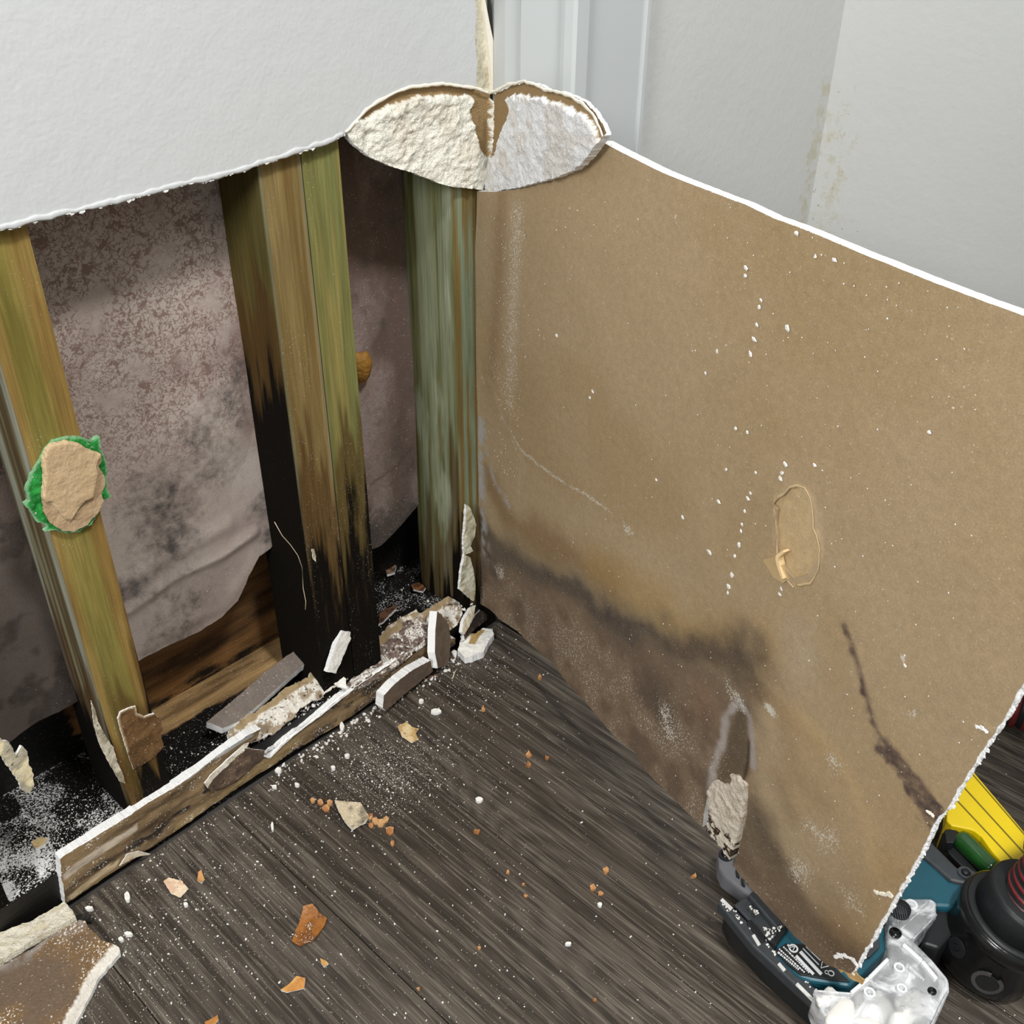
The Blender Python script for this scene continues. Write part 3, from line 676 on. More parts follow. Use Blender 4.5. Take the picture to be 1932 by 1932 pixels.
        C = mixc(C, blob(p, r, a_)*(.6+.8*n2), alb(*c_))
    gold = q((1468, 1310), (1540, 1345), (1660, 1470), (1760, 1570), (1720, 1670), (1650, 1700), (1570, 1640), (1510, 1550), (1450, 1450))
    C = mixc(C, ss(sdp(U, V, gold), -.012, .03)*.55, alb(170, 144, 106)); C = mixc(C, g(dline(U0, V0, q((1510, 1350), (1575, 1420), (1610, 1480), (1640, 1560), (1650, 1640))), 13)*.5, alb(186, 160, 114))
    C = mixc(C, g(dline(U, V, q((1600, 1760), (1660, 1690), (1710, 1630))), 34)*.4, alb(166, 136, 92)); C = mixc(C, g(dline(U0, V0, q((1475, 1350), (1500, 1460), (1560, 1520))), 24)*.35, alb(140, 118, 84))
    # the purple-black stroke
    st = q((1592, 1178), (1606, 1215), (1626, 1280), (1640, 1340), (1650, 1378), (1690, 1425), (1725, 1470), (1758, 1528)); dS = dline(U0+(n3-.5)*.006, V0+(n4-.5)*.008, st)
    wst = .0032+.0115*ss(-V0, -PN.m(1640, 1370)[1], -PN.m(1760, 1530)[1]); stroke = ss(wst*(.4+1.2*n3)-dS, -.003, .003)*(.55+.8*n4)
    C = mixc(C, stroke*.80, alb(92, 72, 66))
    # grey bloom fanning up the hinge side
    C = mixc(C, g(dline(U0, V0, q((908, 800), (905, 870), (908, 960), (915, 1040))), 18)*ss(n3, .3, .55)*1.0, alb(172, 170, 164)); C = mixc(C, g(dline(U0, V0, q((915, 840), (930, 900), (960, 955))), 9)*.8*ss(n3, .25, .6), alb(170, 164, 152))
    C = mixc(C, g(dline(U0, V0, q((893, 780), (890, 900), (900, 1130))), 12)*.8, alb(60, 53, 46)); C = mixc(C, g(dline(U0, V0, q((925, 720), (955, 800), (985, 870), (975, 950))), 12)*.35*ss(n3, .25, .6), alb(186, 168, 138))
    # stud ghost outlined in mildew
    C = mixc(C, ss(sdp(U0, V0, q((1390, 1320), (1415, 1330), (1412, 1460), (1345, 1500), (1352, 1440)))+(n3-.5)*.008, -.004, .008)*.75, alb(92, 80, 62))
    mil = np.minimum(dd((1395, 1322), (1368, 1350), (1360, 1400), (1345, 1450), (1340, 1500)), dd((1402, 1335), (1412, 1350), (1418, 1400), (1420, 1445)))
    mil = np.minimum(dline(U0, V0, q((1395, 1322), (1370, 1350), (1362, 1400), (1345, 1450), (1338, 1500))), dline(U0, V0, q((1402, 1335), (1413, 1350), (1419, 1400), (1420, 1445))))
    C = mixc(C, ss(8.5*px_-mil+(n3-.5)*.006, -.002, .004)*.85, alb(168, 160, 150))
    C = mixc(C, g(dline(U0, V0, q((1412, 1400), (1410, 1440), (1400, 1480))), 4)*.85, alb(50, 36, 24))
    mo = g(dline(U, V, q((1000, 1060), (1080, 1110), (1150, 1155), (1220, 1180), (1300, 1220), (1400, 1240))), 34)*.30+ss(sM, 0, .04)*.12
    mo = np.maximum(mo, blob((925, 1060), 60, .34)); mo = np.maximum(mo, blob((1430, 1250), 36, .40)); mo = np.maximum(mo, g(dline(U0, V0, q((890, 820), (895, 960), (905, 1120))), 14)*.6)
    mo = np.maximum(mo, .34*g(dline(U0, V0, q((1420, 1500), (1445, 1580), (1500, 1660))), 30)); mo = np.maximum(mo, stroke*.40); mo = np.maximum(mo, blob((1240, 1330), 60, .32))
    wh = .10+.22*ss(sM, .03, .08)*ss(n2, .42, .66)
    for p, r, a in (((1265, 1370), 40, .62), ((1200, 1320), 40, .30), ((1460, 1340), 12, 1.), ((1565, 1430), 26, .50), ((1550, 1580), 30, .55), ((1510, 1635), 36, .55), ((1190, 992), 16, .65), ((945, 1065), 26, .66), ((960, 480), 50, .35), ((945, 700), 50, .35), ((1690, 1335), 8, .8), ((1690, 1246), 5, 1.), ((1390, 1300), 30, .5), ((1600, 1700), 30, .4)):
        wh = np.maximum(wh, blob(p, r, a)*(.5+n3))
    wh = np.maximum(wh, g(sT+(n3-.5)*.004, 5)*.62*(U0 < PN.m(1200, 1000)[0])*ss(n2, .3, .5)); wh = np.maximum(wh, g(dline(U0, V0, q((975, 400), (965, 640), (960, 760))), 34)*.42)
    ins = ss(sdp(U0, V0, oval_out), -.001, .001); C = mixc(C, ins*.55, alb(188, 166, 130)); C = C*np.array([.89, .885, .93])*(1+(n3[:, None]-.5)*.22*ss(sM, -.02, .05)[:, None])
    return C, np.stack([mo, wh, 0*U], 1)
oval_out = PN.ms([(1462, 940), (1478, 925), (1500, 915), (1520, 918), (1538, 934), (1550, 960), (1553, 1000), (1552, 1060), (1535, 1095), (1500, 1108), (1478, 1085), (1462, 1050), (1458, 1000)])
oval_px = [(1460, 950), (1470, 940), (1480, 935), (1492, 921), (1505, 918), (1518, 925), (1527, 942), (1531, 965), (1532, 995), (1540, 1010), (1545, 1035), (1540, 1060), (1525, 1083), (1500, 1090), (1488, 1078), (1476, 1058), (1468, 1042), (1468, 1010), (1466, 985), (1469, 960)]
oval = PN.ms(oval_px)
patch_px = [(1338, 1490), (1346, 1477), (1352, 1470), (1368, 1478), (1382, 1478), (1380, 1460), (1392, 1462), (1412, 1480), (1410, 1510), (1400, 1550), (1388, 1596), (1378, 1622), (1365, 1600), (1349, 1580), (1334, 1566), (1340, 1530)]
pch = PN.ms(patch_px)
def pan_disp(U, V):
    s_ = -sdp(U, V, oval); z = .0009*np.clip(1-s_/.004, 0, 1)
    s3 = sdp(U, V, PN.ms([(1390, 1325), (1415, 1335), (1412, 1465), (1345, 1480), (1352, 1430)])); z = z-.0008*ss(s3, -.003, .003)
    return z+(fbm(U*10, V*10, 2, 2)-.5)*.003+(fbm(U*120, V*120, 12, 2)-.5)*.0002
pan_root = empty('wall_board', tuple(PN.P(.3, 0)), 'large brown paper-backed plasterboard swung out from the corner, mould stained', 'board')
rimP = PN.ms(top_px[8:]+right_px[:])
panel = sheet('board', PN, pan_poly, DT, .0027, [M_PAN, M_CORE, M_WALL], paint=pan_paint, disp=pan_disp, rag=(.0013, 190), parent=pan_root, holes=[oval], holemat=0,
              fixed=lambda p: .25+.75*(p[:, 0] > PN.m(1600, 1300)[0])*(p[:, 1] < .5)+.2*(p[:, 1] < .2))
def recess_paint(U, V):
    n = fbm(U*130, V*130, 3, 4); C = np.tile(alb(180, 156, 118), (len(U), 1)); C = mixc(C, ss(n, .45, .62)*.5, alb(192, 168, 128)); return C, np.stack([0*U, .08+0*U, 0*U], 1)
rc = sheet('torn_recess', PN, [tuple(np.array(p)+(np.array(p)-np.mean(oval, 0))*.08) for p in oval], .002, .0022, [M_PAN, M_PAN], paint=recess_paint, disp=lambda u, v: -.0036+(fbm(u*110, v*110, 3, 3)-.5)*.0016, parent=pan_root)
lip('torn_rim', PN, PN.ms([(1500, 1108), (1478, 1085), (1468, 1050), (1466, 1000), (1465, 975), (1460, 950), (1470, 938), (1480, 932), (1492, 919), (1506, 915), (1520, 920), (1531, 940), (1535, 965), (1536, 995), (1543, 1010), (1548, 1035), (1545, 1075), (1530, 1100), (1505, 1104)]), .0007, pan_root, 15, plain('torn_kraft_rim', alb(190, 166, 124), .9), .0012)
# broken gypsum core standing in the notch of the lower edge
def core_paint(U, V):
    n = fbm(U*150, V*150, 3, 4); C = np.tile(alb(226, 214, 196), (len(U), 1)); C = mixc(C, ss(n, .5, .68)*.5, alb(176, 156, 130)); lowz = ss(PN.m(1370, 1540)[1]-V, 0, .03)
    return C, np.stack([lowz*.38*ss(n, .35, .6)+.16*ss(n, .4, .6)+.12, 0*U, 0*U], 1)
M_CRUMB = painted('crumbled_plaster', .95, gscale=480, gamt=.16, bdist=.0030, mould=(.05, .03, .015), mscale=330, mk=.6, mw=.08)
cp = sheet('plaster_patch', PN, pch, .008, .0016, [M_CRUMB, M_CRUMB], paint=core_paint, rag=(.0009, 300), parent=pan_root,
           disp=lambda u, v: .0022+(fbm(u*200, v*200, 3, 4)-.5)*.004+(fbm(u*60, v*60, 9, 2)-.5)*.002)
cp['label'] = 'crumbling cream plaster patch at the lower edge'
# lifted paper flap and torn curl beneath the oval tear
M_FLAP = plain('lifted_paper', alb(178, 152, 110), .85, var=.06); 
def flap_at(pts_px, name, lift, mat, parent, plane=PN, sp=.002):
    pp = plane.ms(pts_px); a = np.array(pp[0]); 
    return sheet(name, plane, pp, .0005, sp, [mat, mat], disp=lift, parent=parent)
c0 = PN.m(1490, 1095)
flap_at([(1450, 1052), (1472, 1046), (1480, 1062), (1490, 1092), (1482, 1098), (1466, 1086)], 'paper_flap', lambda u, v: .002+.16*np.clip(np.hypot(u-c0[0], v-c0[1])-.0, 0, .035), M_FLAP, pan_root)
flap_at([(1474, 1044), (1486, 1035), (1491, 1038), (1478, 1050), (1481, 1066), (1488, 1088), (1485, 1089), (1477, 1068), (1473, 1052)], 'paper_flap', lambda u, v: .006+0*u, plain('torn_flap_edge', alb(226, 198, 150), .8), pan_root)
# white dust specks sitting in rows on the brown paper
def specks(name, plane, pts, mat, parent=None, sd=0, thick=.7):
    r = np.random.default_rng(sd); V = []; Fc = []
    for (u, v, s, el, an) in pts:
        k = len(V)
        for z, sc in ((0., 1.), (thick, .7)):
            for j in range(5):
                q = j*1.2566+r.uniform(-.3, .3); rr = s*r.uniform(.6, 1.15)*sc; x_ = math.cos(q)*rr*el; y_ = math.sin(q)*rr
                V.append(plane.P(u+x_*math.cos(an)-y_*math.sin(an), v+x_*math.sin(an)+y_*math.cos(an), -.0001+z*s*.8))
        Fc += [(k+5, k+6, k+7, k+8, k+9)]+[(k+j, k+(j+1) % 5, k+5+(j+1) % 5, k+5+j) for j in range(5)]
    if plane.flip: Fc = [f[::-1] for f in Fc]
    o = mesh_obj(name, V, Fc, mat, parent=parent); o['kind'] = 'stuff'; return o
M_DUST = plain('plaster_dust', (.80, .78, .73), .95, var=.08)
sp_px = [(1410, 505), (1408, 520), (1438, 566), (1435, 580), (1430, 612), (1425, 640), (1418, 668), (1355, 663), (1333, 704), (1488, 618), (1390, 808), (1412, 815), (1372, 885), (1428, 891), (1484, 876), (1478, 891), (1474, 902), (1539, 877), (1418, 930), (1413, 940),
         (1358, 946), (1407, 964), (1402, 988), (1400, 1002), (1396, 1027), (1340, 1040), (1388, 1048), (1383, 1084), (1377, 1106), (1375, 1118), (1476, 1110), (1473, 1120), (1540, 484), (1576, 490), (1505, 440), (1120, 738), (1115, 750), (1052, 632), (1710, 1255), (1755, 815), (1240, 905), (1290, 975)]
pts = []
for p in sp_px: u, v = PN.m(*p); pts.append((u, v, RNG.uniform(.0014, .0024), RNG.uniform(1, 1.9), RNG.uniform(1.9, 2.9)))
for i in range(420):
    a = PN.m(RNG.uniform(900, 1850), RNG.uniform(380, 1750)); pts.append((a[0], a[1], RNG.uniform(.0003, .0008), 1.2, RNG.uniform(0, 3)))
for i in range(160):
    a = PN.m(960+RNG.normal()*18, RNG.uniform(400, 900)); pts.append((a[0], a[1], RNG.uniform(.0003, .0008), 1.2, RNG.uniform(0, 3)))
pp_ = np.array([(a[0], a[1]) for a in pts]); kk = inside(pp_[:, 0], pp_[:, 1], pan_poly); off0 = pan_disp(pp_[:, 0], pp_[:, 1])
pts = [p for p, k in zip(pts, kk) if k]
specks('plaster_speck', Plane(PN.o+PN.n*.0010, PN.e1, PN.e2, PN.n), pts, M_DUST, pan_root, 3)
burrs('plaster_burr', PN, PN.ms(right_px[1:]), 420, pan_root, sd=5, lo=.0014, hi=.0036, off=-.0035, away=(-.1, -.3))
burrs('plaster_burr', PN, PN.ms(top_px[9:]), 160, pan_root, sd=6, lo=.0007, hi=.0014, off=-.002, away=(0, .2))
burrs('plaster_tuft', PN, PN.ms([(1655, 1683), (1668, 1686), (1684, 1690)]), 60, pan_root, sd=31, lo=.0012, hi=.0030, off=.0002, away=(-.3, .2), mat=M_CREAM)
burrs('plaster_tuft', PN, PN.ms([(1846, 1371), (1856, 1374), (1864, 1380)]), 30, pan_root, sd=32, lo=.0010, hi=.0024, off=.0002, away=(-.2, .3))
burrs('plaster_tuft', PN, PN.ms([(1752, 1530), (1762, 1538)]), 26, pan_root, sd=33, lo=.0010, hi=.0022, off=.0002, away=(-.2, .3), mat=M_CREAM)
burrs('plaster_tuft', PN, PN.ms([(1576, 1806), (1592, 1802), (1608, 1810), (1616, 1820)]), 80, pan_root, sd=34, lo=.0012, hi=.0034, off=-.0008, away=(-.1, .3))
M_KR2 = plain('torn_kraft_corner', alb(178, 144, 92), .9, var=.3, nscale=160)
for i, px in enumerate(([(1560, 1800), (1580, 1812), (1606, 1826), (1616, 1842), (1628, 1852), (1622, 1860), (1600, 1846), (1580, 1826)], [(1552, 1796), (1574, 1812), (1590, 1834), (1584, 1838), (1562, 1812)])):
    sheet('paper_splinter', PN, PN.ms(px), .003, .0018, [M_KR2, M_KR2], disp=lambda u, v: (fbm(u*120, v*120, i, 3)-.5)*.004-.002, rag=(.0012, 200), parent=pan_root, sd=i)
#@@RUBBLE
# ================================================================== BROKEN BOARD LEFT ALONG THE FLOOR
def tilt(y0, z0, deg, yaw=0, x0=0):
    """a plane through (0, y0, z0) leaning back by deg from lying flat, turned by yaw about the vertical"""
    a = math.radians(deg); w_ = math.radians(yaw); e1 = np.array([math.cos(w_), math.sin(w_), 0]); h = np.array([-math.sin(w_), math.cos(w_), 0])
    return Plane((x0, y0, z0), e1, h*math.cos(a)+np.array([0, 0, math.sin(a)]))
def flatp(z): return Plane((0, 0, z), (1, 0, 0), (0, 1, 0), (0, 0, 1))
M_CHIP = painted('broken_board_face', .9, gscale=420, gamt=.14, grain2=(1, 1, 1), g2scale=110, g2amt=.10, mould=(.035, .028, .024), mscale=170, mk=.55, mw=.14, wscale=420, bdist=.0008, white=(.78, .76, .71))
M_STRIP = painted('baseboard_glue_face', .8, grain=(.25, 1, 1), gscale=420, gamt=.16, grain2=(.25, 1, 1), g2scale=100, g2amt=.12, mould=(.030, .022, .016), mscale=90, mgrain=(.35, 1, 1), mk=.45, mw=.15, wscale=480, bdist=.0007, white=(.78, .75, .68))
def mott(base, alt, m=.15, wht=.35, sd=1, sc=90, extra=None):
    def f(U, V):
        n = fbm(U*sc, V*sc, sd, 4); n2 = fbm(U*sc*3, V*sc*3, sd+3, 3)
        C = np.tile(alb(*base), (len(U), 1)); C = mixc(C, ss(n, .44, .6), alb(*alt)); k = np.stack([m+.35*ss(n2, .5, .7)*(m > 0), wht*ss(n, .4, .6)+0*U, 0*U], 1)
        if extra: C, k = extra(U, V, C, k)
        return C, k
    return f
def chunk(name, label, pl, px, thick, paint, rag=(.0010, 260), sp=.0018, amp=.0012, nsc=120, mats=None, group=None, cat='debris', disp=None, sd=0, parent=None):
    o = sheet(name, pl, pl.ms(px), thick, sp, mats or [M_CHIP, M_CORE, M_CHIP], paint=paint, rag=rag, sd=sd, disp=disp or (lambda u, v: (fbm(u*nsc, v*nsc, sd+2, 4)-.5)*2*amp), parent=parent)
    return tag(o, label, cat, group) if parent is None else o
# -- the strip still standing at the skirting line
def strip_paint(U, V):
    q = lambda *p: WL.ms(p)
    def dd(*p): return dline(U, V, q(*p))
    n = fbm(U*14, V*90, 2, 4); n2 = fbm(U*60, V*120, 6, 4)
    C = np.tile(alb(112, 92, 66), (len(U), 1)); C = mixc(C, ss(n, .45, .62)*.8, alb(138, 116, 84)); C = mixc(C, (1-ss(n, .3, .46))*.8, alb(70, 54, 38))
    C = mixc(C, ss(sdp(U, V, q((118, 1652), (150, 1622), (215, 1582), (258, 1556), (262, 1566), (215, 1598), (160, 1632), (122, 1660)))+(n2-.5)*.004, -.001, .001), alb(186, 172, 152))
    C = mixc(C, ss(sdp(U, V, q((128, 1692), (160, 1665), (205, 1632), (226, 1622), (222, 1634), (180, 1662), (132, 1700)))+(n2-.5)*.004, -.001, .001), alb(184, 164, 130))
    C = mixc(C, ss(sdp(U, V, q((345, 1462), (400, 1425), (470, 1380), (478, 1388), (400, 1438), (350, 1472))), -.0006, .0006), alb(158, 160, 158))
    C = mixc(C, ss(sdp(U, V, q((330, 1558), (420, 1495), (520, 1420), (560, 1392), (575, 1396), (440, 1505), (340, 1570)))+(n2-.5)*.003, -.002, .002)*.7, alb(148, 126, 86))
    mo = .18+.5*np.clip(1-dd((180, 1640), (300, 1565), (400, 1480), (430, 1440))/.013, 0, 1)*ss(n2, .3, .6)+.75*np.clip(1-dd((130, 1712), (300, 1596), (480, 1472), (570, 1412))/.007, 0, 1)
    mo = mo+.35*ss(U, WL.m(470, 1400)[0], WL.m(620, 1350)[0])*ss(n2, .4, .6)
    bottom = dd((130, 1706), (570, 1412)); wh = .12+.25*ss(n2, .55, .7)
    return C, np.stack([mo, wh, 0*U], 1)
strip_px = [(113, 1621), (150, 1597), (215, 1556), (300, 1503), (380, 1451), (430, 1413), (466, 1388), (492, 1376), (486, 1390), (466, 1408), (452, 1416), (470, 1420), (508, 1428), (532, 1405), (558, 1384),
            (570, 1378), (600, 1352), (640, 1318), (668, 1298), (690, 1283), (740, 1250), (780, 1225), (812, 1208), (860, 1205), (858, 1216), (800, 1256), (700, 1325), (640, 1366), (570, 1408), (480, 1467), (400, 1520), (300, 1590), (200, 1655), (124, 1707), (118, 1670)]
strip_root = empty('board_strip', tuple(WL.P(.35*S, 0.001)), 'broken skirting-height plasterboard strip still standing at the floor, glue stained', 'board')
sp_ = sheet('board', WL, WL.ms(strip_px), DT+.002, .0024, [M_STRIP, M_CORE, M_CHIP], paint=strip_paint, disp=lambda u, v: (fbm(u*25, v*60, 3, 3)-.5)*.004+(fbm(u*110, v*150, 7, 3)-.5)*.0016, rag=(.0012, 200), parent=strip_root)
burrs('plaster_burr', WL, WL.ms(strip_px[:8]), 90, strip_root, sd=8, lo=.0008, hi=.0017, off=-.003, away=(0, .3))
ST2 = Plane((0, YW-.003, 0), (1, 0, 0), (0, 0, 1), (0, -1, 0))
for i, (px, c1_, c2_) in enumerate([([(386, 1478), (398, 1462), (430, 1432), (462, 1404), (470, 1402), (466, 1412), (430, 1444), (402, 1470), (392, 1488)], (232, 226, 210), (214, 202, 180)),
        ([(392, 1488), (402, 1470), (462, 1412), (500, 1416), (496, 1430), (440, 1478), (400, 1492)], (86, 70, 58), (112, 92, 74)),
        ([(226, 1634), (240, 1612), (262, 1606), (285, 1612), (262, 1616), (246, 1622)], (210, 196, 174), (190, 170, 140))]):
    q = chunk('peeled_paper', None, ST2, px, .0012, mott(c1_, c2_, .10, .2, i+3), rag=(.0006, 300), sp=.002, parent=strip_root, mats=[M_CHIP, M_CORE])
lipw = lip('torn_edge', Plane((0, YW-.0022, 0), (1, 0, 0), (0, 0, 1), (0, -1, 0)), WL.ms([(452, 1417), (470, 1420), (508, 1427), (532, 1404), (556, 1382), (600, 1350), (640, 1318), (666, 1298)]), .0009, strip_root, 9, M_CORE)
burrs('plaster_burr', WL, WL.ms([(500, 1424), (532, 1405), (558, 1384), (600, 1352), (640, 1318), (668, 1298), (740, 1250), (812, 1208)]), 260, strip_root, sd=18, lo=.0010, hi=.0042, off=-.004, away=(0, .5))
# -- pieces lying on and against it
G = 'broken plasterboard pieces heaped along the bottom plate'
def offcut_paint(U, V):
    C = np.tile(alb(112, 102, 94), (len(U), 1)); n = fbm(U*60, V*60, 3, 3); C = mixc(C, ss(n, .5, .7)*.4, alb(126, 114, 102)); return C, np.stack([.02+0*U, .10+0*U, 0*U], 1)
PA = tilt(YW+.006, .066, 20)
chunk('board_offcut', 'long grey-faced plasterboard offcut with a white edge lying on the bottom plate', PA,
      [(390, 1362), (424, 1334), (462, 1302), (500, 1268), (540, 1238), (578, 1214), (612, 1190), (620, 1196), (622, 1214), (606, 1228), (570, 1256), (520, 1300), (478, 1338), (448, 1362), (420, 1374)], .013, offcut_paint, amp=.0003, sd=2, group=None, cat='board', rag=(.0007, 300))
PB = tilt(YW-.004, .046, 38)
def crust(tanline, w_, sd):
    def f(U, V, C, k):
        d = dline(U, V, tanline); m_ = ss(w_*(.6+.8*vn(U*120, V*120, sd))-d, -.0004, .0006); C = mixc(C, m_, alb(150, 130, 98)); k[:, 0] *= (1-m_); k[:, 1] *= (1-m_)
        # white plaster filaments
        n = fbm(U*170, V*170, sd+5, 3); f_ = np.clip(1-np.abs(n-.5)/.018, 0, 1)*(1-m_); C = mixc(C, f_*.8, alb(222, 214, 196)); k[:, 0] *= (1-f_); return C, k
    return f
chunk('plaster_crust', 'mottled torn crust with a black gap below it, left of the white stick', PB,
      [(430, 1385), (452, 1362), (490, 1334), (540, 1300), (585, 1272), (625, 1255), (648, 1262), (655, 1280), (632, 1298), (600, 1318), (560, 1345), (532, 1370), (505, 1390), (470, 1400), (442, 1400)], .006,
      mott((150, 134, 112), (206, 198, 182), .22, .5, 4, 110, crust(PB.ms([(450, 1366), (530, 1310), (600, 1268)]), .006, 4)), amp=.0034, sd=4, nsc=90, rag=(.0045, 110))
PC = tilt(YW+.006, .048, 30)
chunk('plaster_crust', 'grey mouldy crust with white threads and a tan paper edge, right of the white stick', PC,
      [(648, 1262), (662, 1244), (700, 1212), (735, 1188), (760, 1172), (786, 1166), (812, 1172), (822, 1190), (812, 1212), (780, 1232), (745, 1256), (712, 1278), (690, 1292), (662, 1296), (650, 1282)], .008,
      mott((104, 88, 80), (150, 136, 124), .24, .55, 7, 120, crust(PC.ms([(655, 1250), (700, 1214), (750, 1180)]), .008, 8)), amp=.0034, sd=7, nsc=100, rag=(.0045, 110))
chunk('plaster_crust', 'small tan and white splinter of crust on the black plate before the middle studs', tilt(YW+.02, .052, 25), [(718, 1200), (732, 1180), (752, 1168), (785, 1150), (792, 1160), (770, 1182), (748, 1200), (730, 1212)], .005, mott((150, 132, 102), (212, 202, 184), .12, .4, 17, 110), amp=.002, sd=17)
PDp = tilt(YW+.016, .056, 40)
chunk('plaster_lump', 'round crumbly lump of plaster at the corner end of the heap', PDp, [(788, 1170), (795, 1156), (818, 1142), (845, 1125), (866, 1136), (873, 1158), (864, 1178), (846, 1192), (828, 1190), (812, 1178), (798, 1176)], .012,
      mott((140, 122, 100), (220, 214, 202), .20, .6, 9, 120, crust(PDp.ms([(800, 1156), (845, 1128)]), .006, 9)), amp=.0034, sd=9, nsc=80)
def white_p(U, V): return np.tile(alb(232, 230, 222), (len(U), 1)), np.stack([0*U+.02, 0*U, 0*U], 1)
chunk('plaster_stick', 'upright white stick of bare plaster between the two crusts', tilt(YW-.006, .050, 82, 6, .585*S), [(646, 1191), (661, 1193), (662, 1204), (650, 1232), (640, 1256), (634, 1270), (617, 1268), (626, 1240), (634, 1214)], .006, white_p, amp=.0012, sd=11, mats=[M_CHIP, M_CORE])
chunk('plaster_stick', 'ragged white crumb of plaster at the foot of the upright white stick', tilt(YW-.002, .050, 45), [(616, 1270), (636, 1268), (652, 1280), (655, 1300), (640, 1296), (628, 1288)], .005, white_p, amp=.0018, sd=12, mats=[M_CHIP, M_CORE])
_f = Plane((.735*S, YW-.020, .03), (.85, .40, 0), (0, .22, 1), (.4, -.9, 0))
chunk('board_offcut', 'brown-faced board chunk standing on end with a white left edge', _f, [(822, 1158), (830, 1164), (846, 1182), (851, 1206), (850, 1230), (847, 1254), (826, 1258), (819, 1230), (819, 1190)], .011, mott((104, 88, 74), (112, 96, 82), 0, .0, 13), amp=.0002, sd=13, cat='board', rag=(.0005, 300))
_g = tilt(YW-.030, .0, 88, 6, .68*S)
chunk('board_offcut', 'brown board stick with a broad white broken top lying on the floor before the heap', _g, [(812, 1246), (817, 1266), (800, 1280), (770, 1304), (745, 1326), (727, 1342), (722, 1336), (724, 1312), (745, 1290), (778, 1264)], .013, mott((96, 82, 70), (106, 90, 76), 0, 0, 14), amp=.0003, sd=14, cat='board', rag=(.0010, 240))
def hp(U, V):
    C, k = white_p(U, V); C = mixc(C, ss(sdp(U, V, FL.ms([(884, 1226), (890, 1208), (905, 1198), (916, 1200), (905, 1214), (896, 1228)])), -.0008, .0008), alb(166, 138, 88)); C = mixc(C, ss(sdp(U, V, FL.ms([(914, 1182), (934, 1182), (934, 1196), (922, 1200)])), -.001, .001)*.6, alb(160, 130, 100)); return C, k
chunk('plaster_chunk', 'white plaster chunk with a tan paper scrap at the foot of the hinged board', flatp(.012), [(864, 1226), (868, 1208), (880, 1194), (896, 1196), (912, 1184), (930, 1186), (931, 1196), (920, 1212), (912, 1230), (890, 1238), (876, 1240)], .011, hp, amp=.0018, sd=15, rag=(.0016, 260))
_s = Plane((0, YW-.004, 0), (1, 0, 0), (0, 0, 1), (0, -1, 0))
chunk('plaster_sliver', 'upper pale green-white plaster sliver stuck in the corner', _s, [(880, 953), (886, 956), (894, 975), (899, 992), (897, 1012), (888, 1030), (894, 1040), (884, 1044), (876, 1048), (875, 1020), (878, 985)], .004, mott((206, 204, 182), (184, 178, 150), .05, .1, 18), amp=.0014, sd=18)
chunk('plaster_sliver', 'lower pale plaster sliver in the corner above the heap', _s, [(876, 1048), (888, 1052), (893, 1075), (897, 1098), (897, 1118), (893, 1134), (880, 1124), (867, 1112), (870, 1080)], .004, mott((210, 208, 188), (176, 168, 140), .05, .1, 19), amp=.0014, sd=19)
chunk('plaster_sliver', 'short cream plaster sliver between the round lump and the hinged board', tilt(YW-.016, .03, 65, 15, .80*S), [(872, 1192), (876, 1168), (890, 1146), (898, 1142), (894, 1162), (884, 1184), (876, 1196)], .006, mott((222, 214, 190), (196, 184, 154), .05, .1, 20), amp=.0014, sd=20)
chunk('wood_splinter', 'dark brown rotten wood splinter between the cream sliver and the hinged board', tilt(YW-.016, .012, 50, 15, .81*S), [(876, 1198), (892, 1170), (905, 1150), (916, 1156), (920, 1168), (905, 1180), (886, 1196), (878, 1206)], .008, mott((70, 52, 38), (44, 32, 24), .4, .1, 23), amp=.003, sd=23, cat='wood')
chunk('wood_splinter', 'reddish rotten wood flake on the black plate right of the middle studs', flatp(.052), [(716, 1160), (724, 1150), (745, 1142), (748, 1148), (735, 1160), (722, 1172), (714, 1178)], .004, mott((104, 72, 54), (70, 44, 30), .15, .1, 24), amp=.002, sd=24, cat='wood')
chunk('wood_splinter', 'small rusty wood flake on the black plate before the corner stud', flatp(.052), [(776, 1102), (790, 1098), (803, 1108), (798, 1116), (780, 1112)], .003, mott((128, 84, 50), (84, 52, 30), .1, .1, 25), amp=.002, sd=25, cat='wood')
chunk('wood_splinter', 'pale rotten crumb on the plate left of the corner stud foot', flatp(.052), [(726, 1068), (736, 1060), (748, 1066), (744, 1080), (730, 1084)], .004, mott((132, 104, 84), (84, 60, 44), .15, .1, 26), amp=.002, sd=26, cat='wood')
